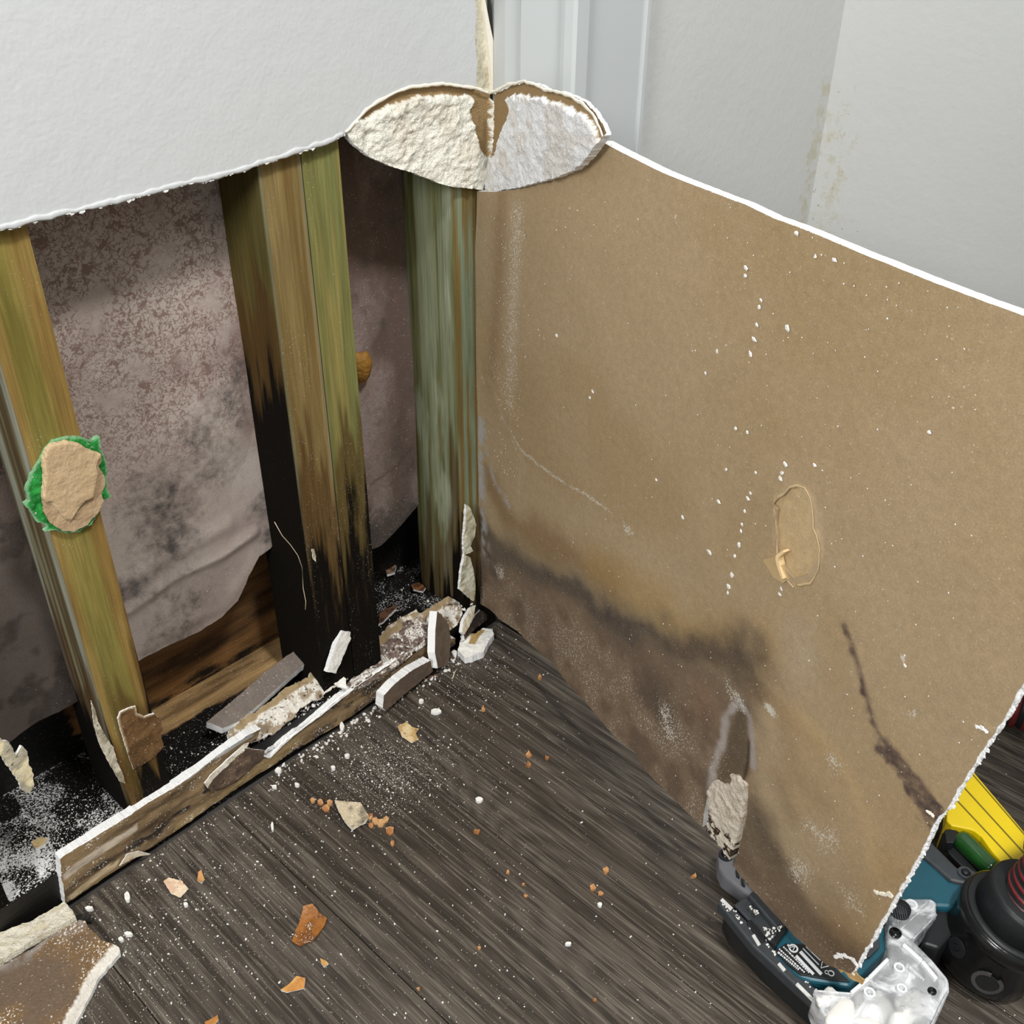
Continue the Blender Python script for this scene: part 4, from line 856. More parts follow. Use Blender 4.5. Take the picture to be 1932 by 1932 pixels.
# broken base at the left: cream core and the brown piece on the floor
def core2(U, V):
    n = fbm(U*170, V*170, 3, 4); C = np.tile(alb(228, 220, 200), (len(U), 1)); C = mixc(C, ss(n, .5, .66)*.6, alb(204, 190, 156)); return C, np.stack([.14+.2*ss(fbm(U*50, V*50, 9, 3), .55, .7), 0*U, 0*U], 1)
chunk('plaster_core', 'cream crumbly strip of bare plaster core left of the standing strip', flatp(.014), [(-60, 1794), (0, 1760), (60, 1737), (105, 1712), (120, 1702), (134, 1714), (143, 1730), (120, 1742), (70, 1768), (0, 1812), (-60, 1848)], .013, core2, mats=[M_CRUMB, M_CRUMB], amp=.0022, nsc=180, sd=27)
rim_L = flatp(.012).ms([(224, 1786), (205, 1812), (182, 1840), (172, 1862), (158, 1888), (140, 1922), (120, 1980)])
def lp(U, V):
    n = fbm(U*20, V*20, 3, 4); C = np.tile(alb(116, 92, 64), (len(U), 1)); C = mixc(C, ss(n, .4, .65)*.7, alb(128, 98, 60)); C = mixc(C, (1-ss(n, .3, .5))*.7, alb(100, 86, 74))
    d = dline(U, V, flatp(.012).ms([(-30, 1835), (60, 1798), (150, 1742)])); C = mixc(C, np.clip(1-d/.012, 0, 1)*.8*ss(fbm(U*90, V*90, 4, 3), .3, .6), alb(150, 144, 138))
    dr = dline(U, V, rim_L); m_ = ss(.0078+(fbm(U*120, V*120, 8, 3)-.5)*.006-dr, -.0004, .0008); C = mixc(C, m_, alb(216, 210, 198)); return C, np.stack([.06+0*U, .28*(1-m_)*ss(n, .3, .6)+.1, 0*U], 1)
chunk('board_offcut', 'brown stained board offcut with a torn white right edge on the floor, bottom left', flatp(.012), [(-60, 1848), (0, 1824), (60, 1790), (108, 1757), (150, 1736), (160, 1737), (168, 1752), (184, 1764), (192, 1774), (222, 1783), (223, 1792), (205, 1812), (180, 1842),
      (172, 1862), (158, 1888), (140, 1922), (120, 1980), (-60, 2060)], .0115, lp, disp=lambda u, v: -.007*np.clip(1-dline(u, v, rim_L)/.0075, 0, 1)+(fbm(u*140, v*140, 5, 3)-.5)*.0022*np.clip(1.3-dline(u, v, rim_L)/.009, .12, 1), sd=28, cat='board', sp=.0026)
M_MLD = plain('black_mould', (.012, .010, .008), .6, var=.4, nscale=300, bdist=.002)
chunk('mould_crust', 'black mould crust in the crack between the cream plaster strip and the brown offcut', flatp(.006), [(-60, 1846), (0, 1810), (70, 1766), (120, 1740), (146, 1726), (166, 1722), (172, 1738), (150, 1738), (108, 1760), (60, 1794), (0, 1828), (-60, 1856)], .005, None, mats=[M_MLD], amp=.002, sd=29, cat='mould')

# ---- things on the studs
GP = Plane((0, YB-.004, 0), (1, 0, 0), (0, 0, 1), (0, -1, 0)); GP2 = Plane((0, YB-.0075, 0), (1, 0, 0), (0, 0, 1), (0, -1, 0))
patch = empty('stud_patch', tuple(GP.P(.30*S, .42)), 'round tan paper patch with torn green paint rim on the left stud', 'patch')
def gpaint(U, V):
    n = fbm(U*160, V*160, 4, 4); C = np.tile(alb(38, 142, 60), (len(U), 1)); C = mixc(C, ss(n, .5, .64)*.7, alb(26, 104, 42)); C = mixc(C, (1-ss(dline(U, V, GP.ms(green_px), True), .0, .0022))*.5, alb(170, 200, 170)); return C, np.stack([.05+0*U, .12+0*U, 0*U], 1)
green_px = [(103, 832), (128, 825), (155, 826), (172, 832), (187, 823), (189, 846), (198, 862), (202, 890), (202, 924), (210, 936), (196, 946), (188, 968), (170, 990), (150, 1002), (125, 1006), (104, 1000), (84, 1002), (90, 992), (70, 984), (58, 965), (44, 950), (54, 944), (50, 922), (60, 896), (74, 872), (88, 848)]
M_GREEN = painted('green_torn_paint', .5, gscale=400, gamt=.12, bdist=.001, wscale=400)
sheet('green_rim', GP, GP.ms(green_px), .004, .0016, [M_GREEN, M_GREEN], paint=gpaint, disp=lambda u, v: (fbm(u*130, v*130, 3, 3)-.5)*.004, rag=(.0010, 320), parent=patch)
tan_px = [(96, 838), (125, 832), (148, 836), (165, 848), (190, 856), (192, 870), (186, 880), (198, 900), (200, 915), (192, 930), (196, 946), (186, 966), (165, 990), (140, 1003), (118, 1002), (96, 988), (84, 965), (80, 938), (83, 900), (80, 868), (86, 848)]
up_px = [(96, 838), (125, 832), (148, 836), (165, 848), (190, 856), (180, 878), (184, 895), (176, 925), (176, 938), (160, 944), (150, 956), (134, 982), (120, 974), (104, 955), (98, 946), (88, 946), (80, 938), (83, 900), (80, 868), (86, 848)]
up = GP2.ms(up_px)
def tpaint(U, V):
    n = fbm(U*90, V*90, 4, 4); C = np.tile(alb(170, 144, 112), (len(U), 1)); C = mixc(C, ss(n, .45, .62)*.6, alb(182, 158, 126)); s_ = sdp(U, V, up); C = mixc(C, ss(s_, -.0004, .0004)*.5, alb(194, 168, 130)); C = mixc(C, np.clip(1-np.abs(s_)/.0012, 0, 1)*.6, alb(212, 190, 150)); return C, np.stack([0*U, 0*U, 0*U], 1)
M_KRAFT = painted('kraft_paper', .9, gscale=300, gamt=.10, bdist=.0010)
sheet('paper_disc', GP2, GP2.ms(tan_px), .003, .0014, [M_KRAFT, M_KRAFT], paint=tpaint, disp=lambda u, v: .0028*ss(sdp(u, v, up), -.0003, .0005)+(fbm(u*110, v*110, 3, 4)-.5)*.0018, rag=(.0009, 300), parent=patch)
SF = Plane((0, YB-.0015, 0), (1, 0, 0), (0, 0, 1), (0, -1, 0))
def peel(U, V):
    n = fbm(U*70, V*70, 4, 4); C = np.tile(alb(92, 66, 38), (len(U), 1)); C = mixc(C, ss(n, .45, .6)*.8, alb(116, 86, 52)); d = dline(U, V, SF.ms(peel_px[:9])); C = mixc(C, np.clip(1.2-d/.002, 0, 1), alb(196, 176, 140)); return C, np.stack([.15+.5*ss(V*-1, -SF.m(280, 1400)[1], -SF.m(280, 1470)[1]), .1+0*U, 0*U], 1)
peel_px = [(240, 1418), (228, 1380), (222, 1356), (226, 1344), (242, 1336), (256, 1332), (258, 1346), (272, 1352), (290, 1346), (302, 1358), (309, 1382), (304, 1388), (310, 1410), (296, 1425), (275, 1440), (252, 1452)]
chunk('peeled_paper', 'brown peeled scrap of board paper on the foot of the patched stud', SF, peel_px, .0014, peel, mats=[M_CHIP, M_CORE], sd=31, cat='paper', rag=(.0007, 300))
LS = Plane((.279*S-.0012, 0, 0), (0, 1, 0), (0, 0, 1), (-1, 0, 0))
chunk('plaster_streak', 'long thin white plaster streak down the left side of the patched stud', Plane((0, YB-.001, 0), (1, 0, 0), (0, 0, 1), (0, -1, 0)), [(172, 1322), (180, 1340), (186, 1362), (200, 1390), (214, 1410), (222, 1438), (233, 1462), (236, 1478), (226, 1474), (206, 1440), (190, 1410), (178, 1372)], .0012, mott((198, 190, 170), (150, 140, 116), .10, .1, 32), mats=[M_CHIP, M_CORE], sd=32, cat='plaster', rag=(.0007, 300))
chunk('plaster_streak', 'torn grey and cream plaster skin on the foot of the leftmost stud', Plane((0, YB-.003, 0), (1, 0, 0), (0, 0, 1), (0, -1, 0)), [(-10, 1388), (4, 1396), (18, 1402), (30, 1425), (40, 1408), (52, 1418), (54, 1440), (64, 1462), (64, 1482), (56, 1497), (42, 1492), (32, 1470), (18, 1450), (0, 1425), (-10, 1420)], .003, mott((176, 168, 146), (222, 208, 170), .12, .1, 33, 60), mats=[M_CHIP, M_CORE], sd=33, cat='plaster', rag=(.0012, 260))
# expanding foam bulging from behind the stud
def blob(name, c, r, mat, sd=0, sq=(1, 1, 1), parent=None, amp=.35, sub=3):
    import bmesh
    bm = bmesh.new(); bmesh.ops.create_icosphere(bm, subdivisions=sub, radius=1)
    V = np.array([v.co for v in bm.verts]); Fc = [[v.index for v in f.verts] for f in bm.faces]; bm.free()
    k = 1+amp*(fbm(V[:, 0]*1.7+sd, V[:, 1]*1.7+V[:, 2]*1.3, sd, 3)-.5)*2; V = V*k[:, None]*r*np.array(sq)+np.array(c)
    return mesh_obj(name, V, Fc, mat, parent=parent, smooth=True)
M_FOAM = plain('old_foam', alb(156, 112, 44), .6, var=.35, nscale=220, bdist=.002)
fp = Plane((0, .925*S, 0), (1, 0, 0), (0, 0, 1), (0, -1, 0)); fc = fp.P(*fp.m(681, 692))
fo = blob('expanding_foam', fc, .014, M_FOAM, 5, (1.0, .8, 1.5), amp=.5); tag(fo, 'amber lump of expanding foam bulging beside the middle stud pair', 'foam')

# ---- flakes and chips on the floor, one by one
M_AMB = painted('amber_flake', .3, gscale=200, gamt=.25, bdist=.0008, spec=.6, mould=(.10, .04, .015), mk=.3, mscale=120)
def flake(label, px, h, base, alt, curl=.003, mats=None, name='plaster_flake', cat='flake', thick=.0015, sd=0, group=None, wht=0.):
    pl = flatp(h); pp = pl.ms(px); c = np.mean(pp, 0); ax = RNG.uniform(0, 3.14); r = max(np.linalg.norm(np.array(pp)-c, axis=1))
    d = lambda u, v: curl*(((u-c[0])*math.cos(ax)+(v-c[1])*math.sin(ax))/r)**2-h+thick+.0006+(fbm(u*150, v*150, sd, 3)-.5)*.0012
    return chunk(name, label, pl, px, thick, mott(base, alt, .05, wht, sd), disp=d, sd=sd, mats=mats, cat=cat, sp=.0016, rag=(.0005, 400), group=group)
flake('large glossy amber flake lying on the floorboards near the bottom of the photo', [(573, 1712), (590, 1706), (602, 1720), (617, 1730), (612, 1745), (602, 1760), (590, 1775), (565, 1784), (550, 1774), (558, 1752), (566, 1735)], .004, (150, 96, 44), (120, 72, 30), .006, [M_AMB, M_AMB], name='amber_flake', sd=41, wht=.3)
flake('crumpled grey paper scrap with a pale fold beside a trail of tan crumbs', [(632, 1514), (652, 1510), (680, 1512), (690, 1528), (696, 1540), (690, 1552), (664, 1563), (650, 1548), (640, 1532)], .006, (136, 126, 108), (196, 180, 150), .010, name='paper_scrap', sd=42, wht=.3, cat='paper')
flake('tan two-pronged plaster scrap on the floor below the brown board stick', [(750, 1370), (766, 1360), (778, 1370), (790, 1374), (784, 1382), (790, 1394), (776, 1400), (758, 1388)], .004, (184, 152, 100), (214, 190, 146), .004, sd=43)
flake('cream five-sided chip on the floor in front of the standing strip', [(308, 1662), (318, 1654), (343, 1660), (355, 1676), (340, 1692), (322, 1684)], .004, (226, 204, 176), (212, 178, 148), .002, sd=44)
flake('small orange chip just right of the cream five-sided chip', [(374, 1645), (380, 1642), (386, 1658), (380, 1667), (372, 1660)], .003, (196, 146, 92), (170, 118, 66), .002, sd=45)
flake('flat tan chip like a leaf near the bottom edge of the photo', [(530, 1868), (545, 1856), (560, 1840), (576, 1846), (574, 1864), (556, 1868), (540, 1872)], .003, (204, 152, 88), (184, 130, 70), .002, sd=46)
flake('tiny yellow chip above right of the leaf-like tan chip', [(604, 1808), (614, 1812), (620, 1818), (612, 1824), (606, 1818)], .002, (206, 166, 96), (180, 140, 80), .001, sd=47)
flake('orange chip cut by the bottom edge of the photo', [(386, 1928), (410, 1914), (412, 1924), (400, 1940), (388, 1942)], .003, (196, 140, 84), (170, 116, 60), .002, sd=48)
flake('tan chip on the black powdery plate beside the leftmost stud', [(58, 1586), (76, 1577), (89, 1580), (84, 1590), (66, 1600)], .048, (206, 180, 130), (190, 160, 110), .001, sd=49)
cr = [(698, 1540, 7), (708, 1548, 8), (718, 1552, 9), (728, 1545, 6), (736, 1566, 9), (700, 1556, 5), (604, 1512, 7), (615, 1524, 8), (622, 1514, 6), (590, 1510, 5), (740, 1590, 5)]
CRL = ['tan crumb touching the crumpled grey scrap, upper of the two nearest it', 'tan crumb second out to the right from the crumpled grey scrap', 'largest-looking pale tan crumb in the middle of the cluster right of the grey scrap', 'topmost tan crumb of the cluster right of the grey scrap',
       'big tan crumb at the lower right end of the cluster by the grey scrap', 'lower small tan crumb touching the right side of the grey scrap', 'orange crumb of the left trail, second from the far end', 'lowest orange crumb of the trail left of the grey scrap',
       'orange crumb nearest the grey scrap on its left, upper one', 'leftmost orange crumb of the trail left of the grey scrap', 'lone tiny tan crumb below the cluster right of the grey scrap']
for i, (x_, y_, r_) in enumerate(cr):
    a0 = RNG.uniform(0, 6); pxs = [(x_+math.cos(a0+j*1.05)*r_*RNG.uniform(.7, 1.1), y_+math.sin(a0+j*1.05)*r_*RNG.uniform(.7, 1.1)) for j in range(6)]
    flake(CRL[i], pxs, .003, (196, 154, 106), (164, 112, 70), .001, thick=.0024, sd=60+i, mats=[M_CHIP, M_CHIP], name='plaster_crumb', cat='crumb', group='tan crumbs beside the crumpled grey scrap')
orf = [(998, 1424, 7), (997, 1443, 8), (1032, 1430, 7), (912, 1338, 7), (898, 1569, 9), (1145, 1643, 9), (1118, 1676, 9), (1133, 1685, 7), (958, 1646, 5), (988, 1668, 4), (992, 1690, 5), (1018, 1278, 6), (1310, 1653, 7), (1122, 1888, 5), (905, 1788, 5), (790, 1865, 5)]
ORL = ['orange flake at the top of the triangle of three in the middle floor', 'long orange flake at the bottom of the triangle of three in the middle floor', 'orange flake at the right of the triangle of three in the middle floor', 'orange flake between the brown board stick and the triangle of three',
       'orange flake directly below the white chip in the middle of the floor', 'tan flake above the orange pair, halfway to the cutter', 'left flake of the orange pair halfway between amber flake and cutter', 'right flake of the orange pair halfway between amber flake and cutter',
       'small orange flake left of the round wood knot, uppermost of three', 'tiny orange flake left of the round wood knot, middle of three', 'tiny tan flake left of the round wood knot, lowest of three', 'olive-tan flake near the hinged board just below the white plaster chunk',
       'lone orange flake close to the grey lever of the cutter', 'tiny orange flake near the bottom edge, left of the cutter shoe', 'tiny orange flake on the lower floor midway between amber flake and cutter', 'tiny orange flake right of the leaf-like tan chip near the bottom']
for i, (x_, y_, r_) in enumerate(orf):
    a0 = RNG.uniform(0, 6); pxs = [(x_+math.cos(a0+j*1.05)*r_*RNG.uniform(.35, 1.0), y_+math.sin(a0+j*1.05)*r_*RNG.uniform(.35, 1.0)) for j in range(6)]
    flake(ORL[i], pxs, .002, (182, 134, 88), (146, 98, 58), .002, sd=80+i, mats=[M_CHIP, M_CHIP], name='orange_flake', group='small orange flakes strewn on the floor')
whf = [(822, 1342, 10, 5), (903, 1508, 8, 5), (645, 1371, 5, 10), (797, 1257, 5, 4), (240, 1692, 6, 10), (168, 1714, 9, 4), (242, 1762, 9, 4), (228, 1772, 6, 5), (350, 1706, 5, 4), (514, 1560, 3, 10), (518, 1484, 6, 3), (560, 1480, 5, 3), (1132, 1706, 5, 4), (628, 1448, 5, 4), (655, 1425, 5, 4), (842, 1222, 7, 6), (858, 1232, 6, 5), (525, 1452, 7, 5), (1072, 1780, 7, 3), (795, 1322, 5, 4), (544, 1183, 8, 5), (585, 1215, 5, 3)]
WHL = ['largest white chip, lying above right of the two-pronged tan scrap', 'white chip alone in the middle of the floor', 'tall white chip at the foot of the strip left of the two-pronged tan scrap', 'white chip beside the foot of the upright brown chunk', 'ragged white chip left of the cream five-sided chip',
       'white chip at the end of the black crack by the cream core strip', 'upper white chip of the pair off the torn corner of the brown offcut', 'lower white chip of the pair off the torn corner of the brown offcut', 'white chip just below the cream five-sided chip', 'thin upright white chip between strip and crumpled grey scrap',
       'flat white chip by the strip, left one above the thin upright chip', 'white chip by the strip, right one above the thin upright chip', 'white chip beside the orange pair near the cutter', 'white chip halfway along the strip, left of the dark dusty spot', 'white chip above the dark dusty spot by the strip',
       'white crumb between the brown chunk and the tan-scrapped plaster chunk', 'white crumb touching the tan-scrapped plaster chunk on its lower left', 'squarish white chip at the foot of the strip above the thin upright chip', 'flat pale chip on the lower floor towards the cutter shoe', 'white chip just above the largest white chip',
       'white chip on the bottom plate at the left of the middle studs', 'white chip on the grey-faced offcut']
for i, (x_, y_, rx, ry) in enumerate(whf):
    a0 = RNG.uniform(0, 6); pxs = [(x_+math.cos(j*.9)*rx*RNG.uniform(.7, 1.1), y_+math.sin(j*.9)*ry*RNG.uniform(.7, 1.1)) for j in range(7)]
    hh = .045*S+.002 if i >= 20 else .003
    pl = flatp(hh); chunk('plaster_chip', WHL[i], pl, pxs, .003, white_p, disp=lambda u, v: (fbm(u*300, v*300, i, 2)-.5)*.001+.0008, sd=100+i, mats=[M_CHIP, M_CORE], cat='chip', sp=.0016, rag=(.0004, 400), group='white plaster chips on floor and plate')
# fibres
def hair(name, label, pts, r, mat, cat='fibre', parent=None):
    P = [np.array(p) for p in pts]; V = []; Fc = []; k = 5
    for i, p in enumerate(P):
        t = P[min(i+1, len(P)-1)]-P[max(i-1, 0)]; t = t/np.linalg.norm(t); a = np.cross(t, (0, 0, 1.)); a = a/np.linalg.norm(a) if np.linalg.norm(a) > 1e-6 else np.array([1., 0, 0]); b = np.cross(t, a)
        for q in range(k): an = q*6.283/k; V.append(p+(a*math.cos(an)+b*math.sin(an))*r)
    for i in range(len(P)-1):
        for q in range(k): Fc.append((i*k+q, i*k+(q+1) % k, (i+1)*k+(q+1) % k, (i+1)*k+q))
    Fc += [tuple(range(k))[::-1], tuple((len(P)-1)*k+q for q in range(k))]
    o = mesh_obj(name, V, Fc, mat, parent=parent, smooth=True)
    return tag(o, label, cat) if label else o
M_FIB = plain('pale_fibre', alb(206, 190, 160), .8)
fz = flatp(.0012)
def zp(u, v, z): pl = flatp(z); return pl.P(*pl.m(u, v))
hair('paper_sliver', 'pale paper sliver on the floor right of the brown board stick', [zp(862, 1262, .0012), zp(857, 1270, .002), zp(855, 1278, .0012)], .0008, M_FIB)
hair('paper_sliver', 'thin reddish splinter on the floor under the white-edged stick', [zp(800, 1283, .0012), zp(812, 1278, .0015), zp(826, 1273, .0012)], .0007, plain('red_splinter', alb(150, 96, 74), .8))
def onp(pl, pts, off): return [pl.P(*pl.m(*p), off) for p in pts]
hair('cobweb_thread', 'thin pale thread hanging in front of the middle studs black foot', onp(Plane((0, YB-.004, 0), (1, 0, 0), (0, 0, 1), (0, -1, 0)), [(518, 985), (532, 1010), (548, 1028), (562, 1048), (570, 1070), (572, 1110), (577, 1135), (576, 1150)], 0), .0004, M_FIB)
chunk('plaster_chip', 'small white plaster drip on the black middle stud', Plane((0, YB-.001, 0), (1, 0, 0), (0, 0, 1), (0, -1, 0)), [(588, 1035), (593, 1036), (597, 1052), (596, 1060), (591, 1056)], .0012, mott((206, 196, 168), (170, 160, 130), 0, 0, 5), mats=[M_CHIP, M_CORE], cat='chip')

# ---- dust: thousands of crumbs
def dust(name, label, samples, mat, sd):
    r = np.random.default_rng(sd); n = len(samples); S_ = np.array(samples); m_ = 5
    ang = r.uniform(0, 6.28, n)[:, None]+np.arange(m_)*6.283/m_+r.uniform(-.3, .3, (n, m_)); rad = S_[:, 3:4]*r.uniform(.6, 1.1, (n, m_)); el = r.uniform(1, 1.7, n)[:, None]
    bx = np.cos(ang)*rad*el; by = np.sin(ang)*rad; rot = r.uniform(0, 6.28, n)[:, None]; X = bx*np.cos(rot)-by*np.sin(rot)+S_[:, :1]; Y = bx*np.sin(rot)+by*np.cos(rot)+S_[:, 1:2]
    Z0 = np.repeat(S_[:, 2:3]-.0002, m_, 1); Z1 = Z0+S_[:, 3:4]*r.uniform(.6, 1.1, (n, 1)); V = np.concatenate([np.stack([X, Y, Z0], 2), np.stack([(X-S_[:, :1])*.7+S_[:, :1], (Y-S_[:, 1:2])*.7+S_[:, 1:2], Z1], 2)], 1).reshape(-1, 3)
    Fc = []
    for i in range(n):
        k = i*10; Fc.append((k+5, k+6, k+7, k+8, k+9)); Fc += [(k+j, k+(j+1) % 5, k+5+(j+1) % 5, k+5+j) for j in range(5)]
    o = mesh_obj(name, V, Fc, mat, origin=(0, 0, 0)); tag(o, label, 'dust', kind='stuff'); return o
smp = []
def scatter(n, x0, x1, y0, y1, z, dens, smin, smax, pw=3):
    u = RNG.uniform(x0, x1, n); v = RNG.uniform(y0, y1, n); keep = RNG.random(n) < dens(u, v); s_ = smin+(smax-smin)*RNG.random(n)**pw; pl = flatp(z)
    for a, b, q in zip(u[keep], v[keep], s_[keep]):
        p = pl.P(*pl.m(a, b)); smp.append((p[0], p[1], z, q))
floor_ok = lambda u, v: (v > 1722-.668*(u-120)+6)
def dn(u, v):
    lineD = np.abs((v-(1722-.668*(u-120))))*.83; d1 = np.clip(1-lineD/330, 0, 1)**1.6
    spot = np.exp(-(((u-720)/95)**2+((v-1460)/70)**2)); spot2 = np.exp(-(((u-880)/60)**2+((v-1290)/40)**2)); sp3 = np.exp(-(((u-300)/180)**2+((v-1800)/110)**2))
    near_ok = (v > 1150+1.015*(u-925)-20)*0+1
    return np.clip(.10+.40*d1+.9*spot+.7*spot2+.28*sp3, 0, 1)*floor_ok(u, v)*(u < 930+(v-1160)*.99)*(.35+.65*(u < 1000))
scatter(26000, 150, 1350, 1180, 1931, 0.0, dn, .00028, .0013, 5)
scatter(30000, 150, 1350, 1180, 1931, 0.0, dn, .00018, .0005, 2)
scatter(2600, 640, 860, 1380, 1540, 0.0, lambda u, v: np.exp(-(((u-735)/80)**2+((v-1455)/60)**2)), .0003, .0007, 2)
scatter(500, 1400, 1931, 1360, 1931, 0.0, lambda u, v: .5+0*u, .0003, .0011, 4)
dust('plaster_dust', 'white plaster dust and crumbs scattered over the dark floorboards', smp, M_DUST, 1)
smp = []
pxl = lambda u, v: (v > 1722-.668*(u-120)-260)*(v < 1722-.668*(u-120)-95)
def on_plate(n, x0, x1, y0, y1, dens, smin=.0004, smax=.0015):
    x_ = RNG.uniform(x0, x1, n); y_ = RNG.uniform(y0, y1, n); k = RNG.random(n) < dens(x_, y_)
    for a, b in zip(x_[k], y_[k]): smp.append((a, b, .0445*S, smin+(smax-smin)*RNG.random()**3))
on_plate(3600, .10, .30, YB, YS, lambda x, y: np.exp(-((x-.14)/.06)**2)+.3, .0004, .0011)
on_plate(1500, .30, .62, YB, YS, lambda x, y: .55*(y < YB+.045)+.18, .0004, .0017); on_plate(450, .60, .82, YB, YS+.02, lambda x, y: .5+0*x)
on_plate(900, .46, .62, YB, YB+.05, lambda x, y: 1+0*x)
for i in range(1500):
    t = RNG.random(); u_ = 440+t*450; v_ = 1395-t*265+RNG.normal()*12; p = PT.P(*PT.m(u_, v_)); smp.append((p[0], max(p[1], YW), .0445*S+RNG.uniform(0, .012), .0005+.0030*RNG.random()**3.5))
for i in range(420):
    t = RNG.random()**.8; u_ = 520+t*390; v_ = 1452-t*246+abs(RNG.normal())*13; p = FL.P(*FL.m(u_, v_)); smp.append((p[0], min(p[1], YW-.004), 0., .0004+.0024*RNG.random()**4))
dust('plaster_dust', 'white plaster dust lying on the black bottom plate between the studs', smp, M_DUST, 2)
#@@TOOLS
# ================================================================== TOOLS BEHIND THE BOARD
def pxy(px, z): pl = flatp(z); return [tuple(pl.P(*pl.m(*p))[:2]) for p in px]
def prism(name, px, z0, z1, mat, parent=None, bev=.0015, xy=None, seg=2):
    q = xy or pxy(px, z1); a = sum(q[i][0]*q[(i+1) % len(q)][1]-q[(i+1) % len(q)][0]*q[i][1] for i in range(len(q)))
    if a < 0: q = q[::-1]
    n = len(q); V = [(x, y, z) for z in (z0, z1) for x, y in q]
    Fc = [tuple(range(n))[::-1], tuple(range(n, 2*n))]+[(i, (i+1) % n, n+(i+1) % n, n+i) for i in range(n)]
    o = mesh_obj(name, V, Fc, mat, parent=parent)
    if bev: b = o.modifiers.new('b', 'BEVEL'); b.width = bev; b.segments = seg; b.limit_method = 'ANGLE'
    return o
def lathe(name, prof, base, axis, mat, parent=None, n=40, mi=None, smooth=True, close=True):
    axis = np.array(axis)/np.linalg.norm(axis); a = np.cross(axis, (0.13, .9, .2)); a /= np.linalg.norm(a); b = np.cross(axis, a); V = []; Fc = []; mm = []
    for r, h in prof:
        for i in range(n): q = i*6.28318/n; V.append(np.array(base)+axis*h+(a*math.cos(q)+b*math.sin(q))*r)
    for j in range(len(prof)-1):
        for i in range(n): Fc.append((j*n+i, j*n+(i+1) % n, (j+1)*n+(i+1) % n, (j+1)*n+i)); mm.append(mi[j] if mi else 0)
    if close: Fc += [tuple(range(n))[::-1], tuple((len(prof)-1)*n+i for i in range(n))]; mm += [0, mm[-1]]
    o = mesh_obj(name, V, Fc, mat, mm, parent=parent, smooth=smooth)
    return o
M_BLK = plain('black_plastic', (.014, .015, .016), .45, spec=.35, var=.25, nscale=120, bdist=.0003)
M_SLATE = plain('dusty_black_plastic', (.040, .045, .050), .5, var=.35, nscale=140, bdist=.0003)
M_TEAL = plain('teal_plastic', alb(24, 78, 92), .42, var=.18, nscale=90)
M_GREY = plain('grey_rubber', alb(106, 106, 110), .5, var=.12, nscale=90)
M_LIGHTP = plain('worn_white_line', (.62, .62, .60), .7, var=.3, nscale=200)
M_YEL = plain('yellow_powder_coat', (.85, .62, .005), .32, var=.04, nscale=60, coat=.3)
M_YDK = plain('dark_groove_paint', (.20, .15, .01), .6)
M_VIAL = plain('green_vial', (.012, .07, .012), .12, var=.3, nscale=40, coat=.8)
M_GLOSS = plain('gloss_black_plastic', (.008, .008, .008), .22, var=.5, nscale=60, spec=.4, bdist=.0004)
def clear_mat():
    m, nt, b = new_mat('clear_plastic'); b.inputs['Base Color'].default_value = (.93, .94, .95, 1); b.inputs['Roughness'].default_value = .10; b.inputs['IOR'].default_value = 1.30
    b.inputs['Transmission Weight'].default_value = .62; b.inputs['Specular IOR Level'].default_value = .8
    n = noise(nt, 45, None, 4, .6); nt.links.new(ramp(nt, n, .3, .75), b.inputs['Roughness'])
    t = noise(nt, 30, (1, 1, 1), 4, .65, .6); nt.links.new(math_(nt, 'MULTIPLY_ADD', ramp(nt, t, .42, .62), -.55, .78), b.inputs['Transmission Weight']); return m
M_CLEAR = clear_mat()
tool = empty('drywall_cutter', tuple(zp(1560, 1800, 0.0)), 'teal and black cordless drywall cutter with clear dust box half under the board', 'power tool')
prism('base_shoe', [(1354, 1702), (1364, 1694), (1374, 1702), (1480, 1806), (1560, 1884), (1640, 1950), (1720, 2020), (1690, 2030), (1600, 1948), (1500, 1858), (1420, 1784)], .034, .048, M_SLATE, tool, .002)
prism('base_shoe', [(1366, 1722), (1378, 1712), (1440, 1776), (1600, 1924), (1720, 2040), (1690, 2050), (1580, 1946), (1440, 1818), (1380, 1752)], .004, .032, M_BLK, tool, .003)
for a, b in (((1358, 1697), (1378, 1716)), ((1418, 1764), (1430, 1784)), ((1466, 1818), (1478, 1832)), ((1500, 1856), (1536, 1892)), ((1576, 1926), (1596, 1944))):
    d = np.array([b[0]-a[0], b[1]-a[1]], float); d /= np.linalg.norm(d); nn = np.array([d[1], -d[0]])*3.2
    prism('worn_edge', [(a[0]-nn[0]+3, a[1]-nn[1]-1), (a[0]+nn[0]+3, a[1]+nn[1]-1), (b[0]+nn[0]+3, b[1]+nn[1]-1), (b[0]-nn[0]+3, b[1]-nn[1]-1)], .047, .0488, M_LIGHTP, tool, .0004)
bat = prism('battery', [(1384, 1706), (1402, 1694), (1410, 1692), (1450, 1734), (1476, 1762), (1462, 1786), (1440, 1764), (1412, 1736)], .010, .046, M_SLATE, tool, .002)
prism('battery_rail', [(1412, 1688), (1420, 1680), (1450, 1706), (1478, 1742), (1476, 1750), (1466, 1752)], .010, .054, M_SLATE, bat, .002)
prism('release_button', [(1408, 1740), (1416, 1734), (1436, 1756), (1446, 1774), (1438, 1778)], .044, .050, M_BLK, bat, .001)
prism('battery_rib', [(1456, 1772), (1482, 1744), (1488, 1750), (1464, 1784)], .020, .056, M_BLK, bat, .001)
prism('motor_housing', [(1464, 1782), (1488, 1748), (1560, 1740), (1640, 1680), (1700, 1690), (1668, 1736), (1672, 1792), (1604, 1862), (1530, 1850), (1508, 1842), (1470, 1804)], .006, .052, M_TEAL, tool, .003)
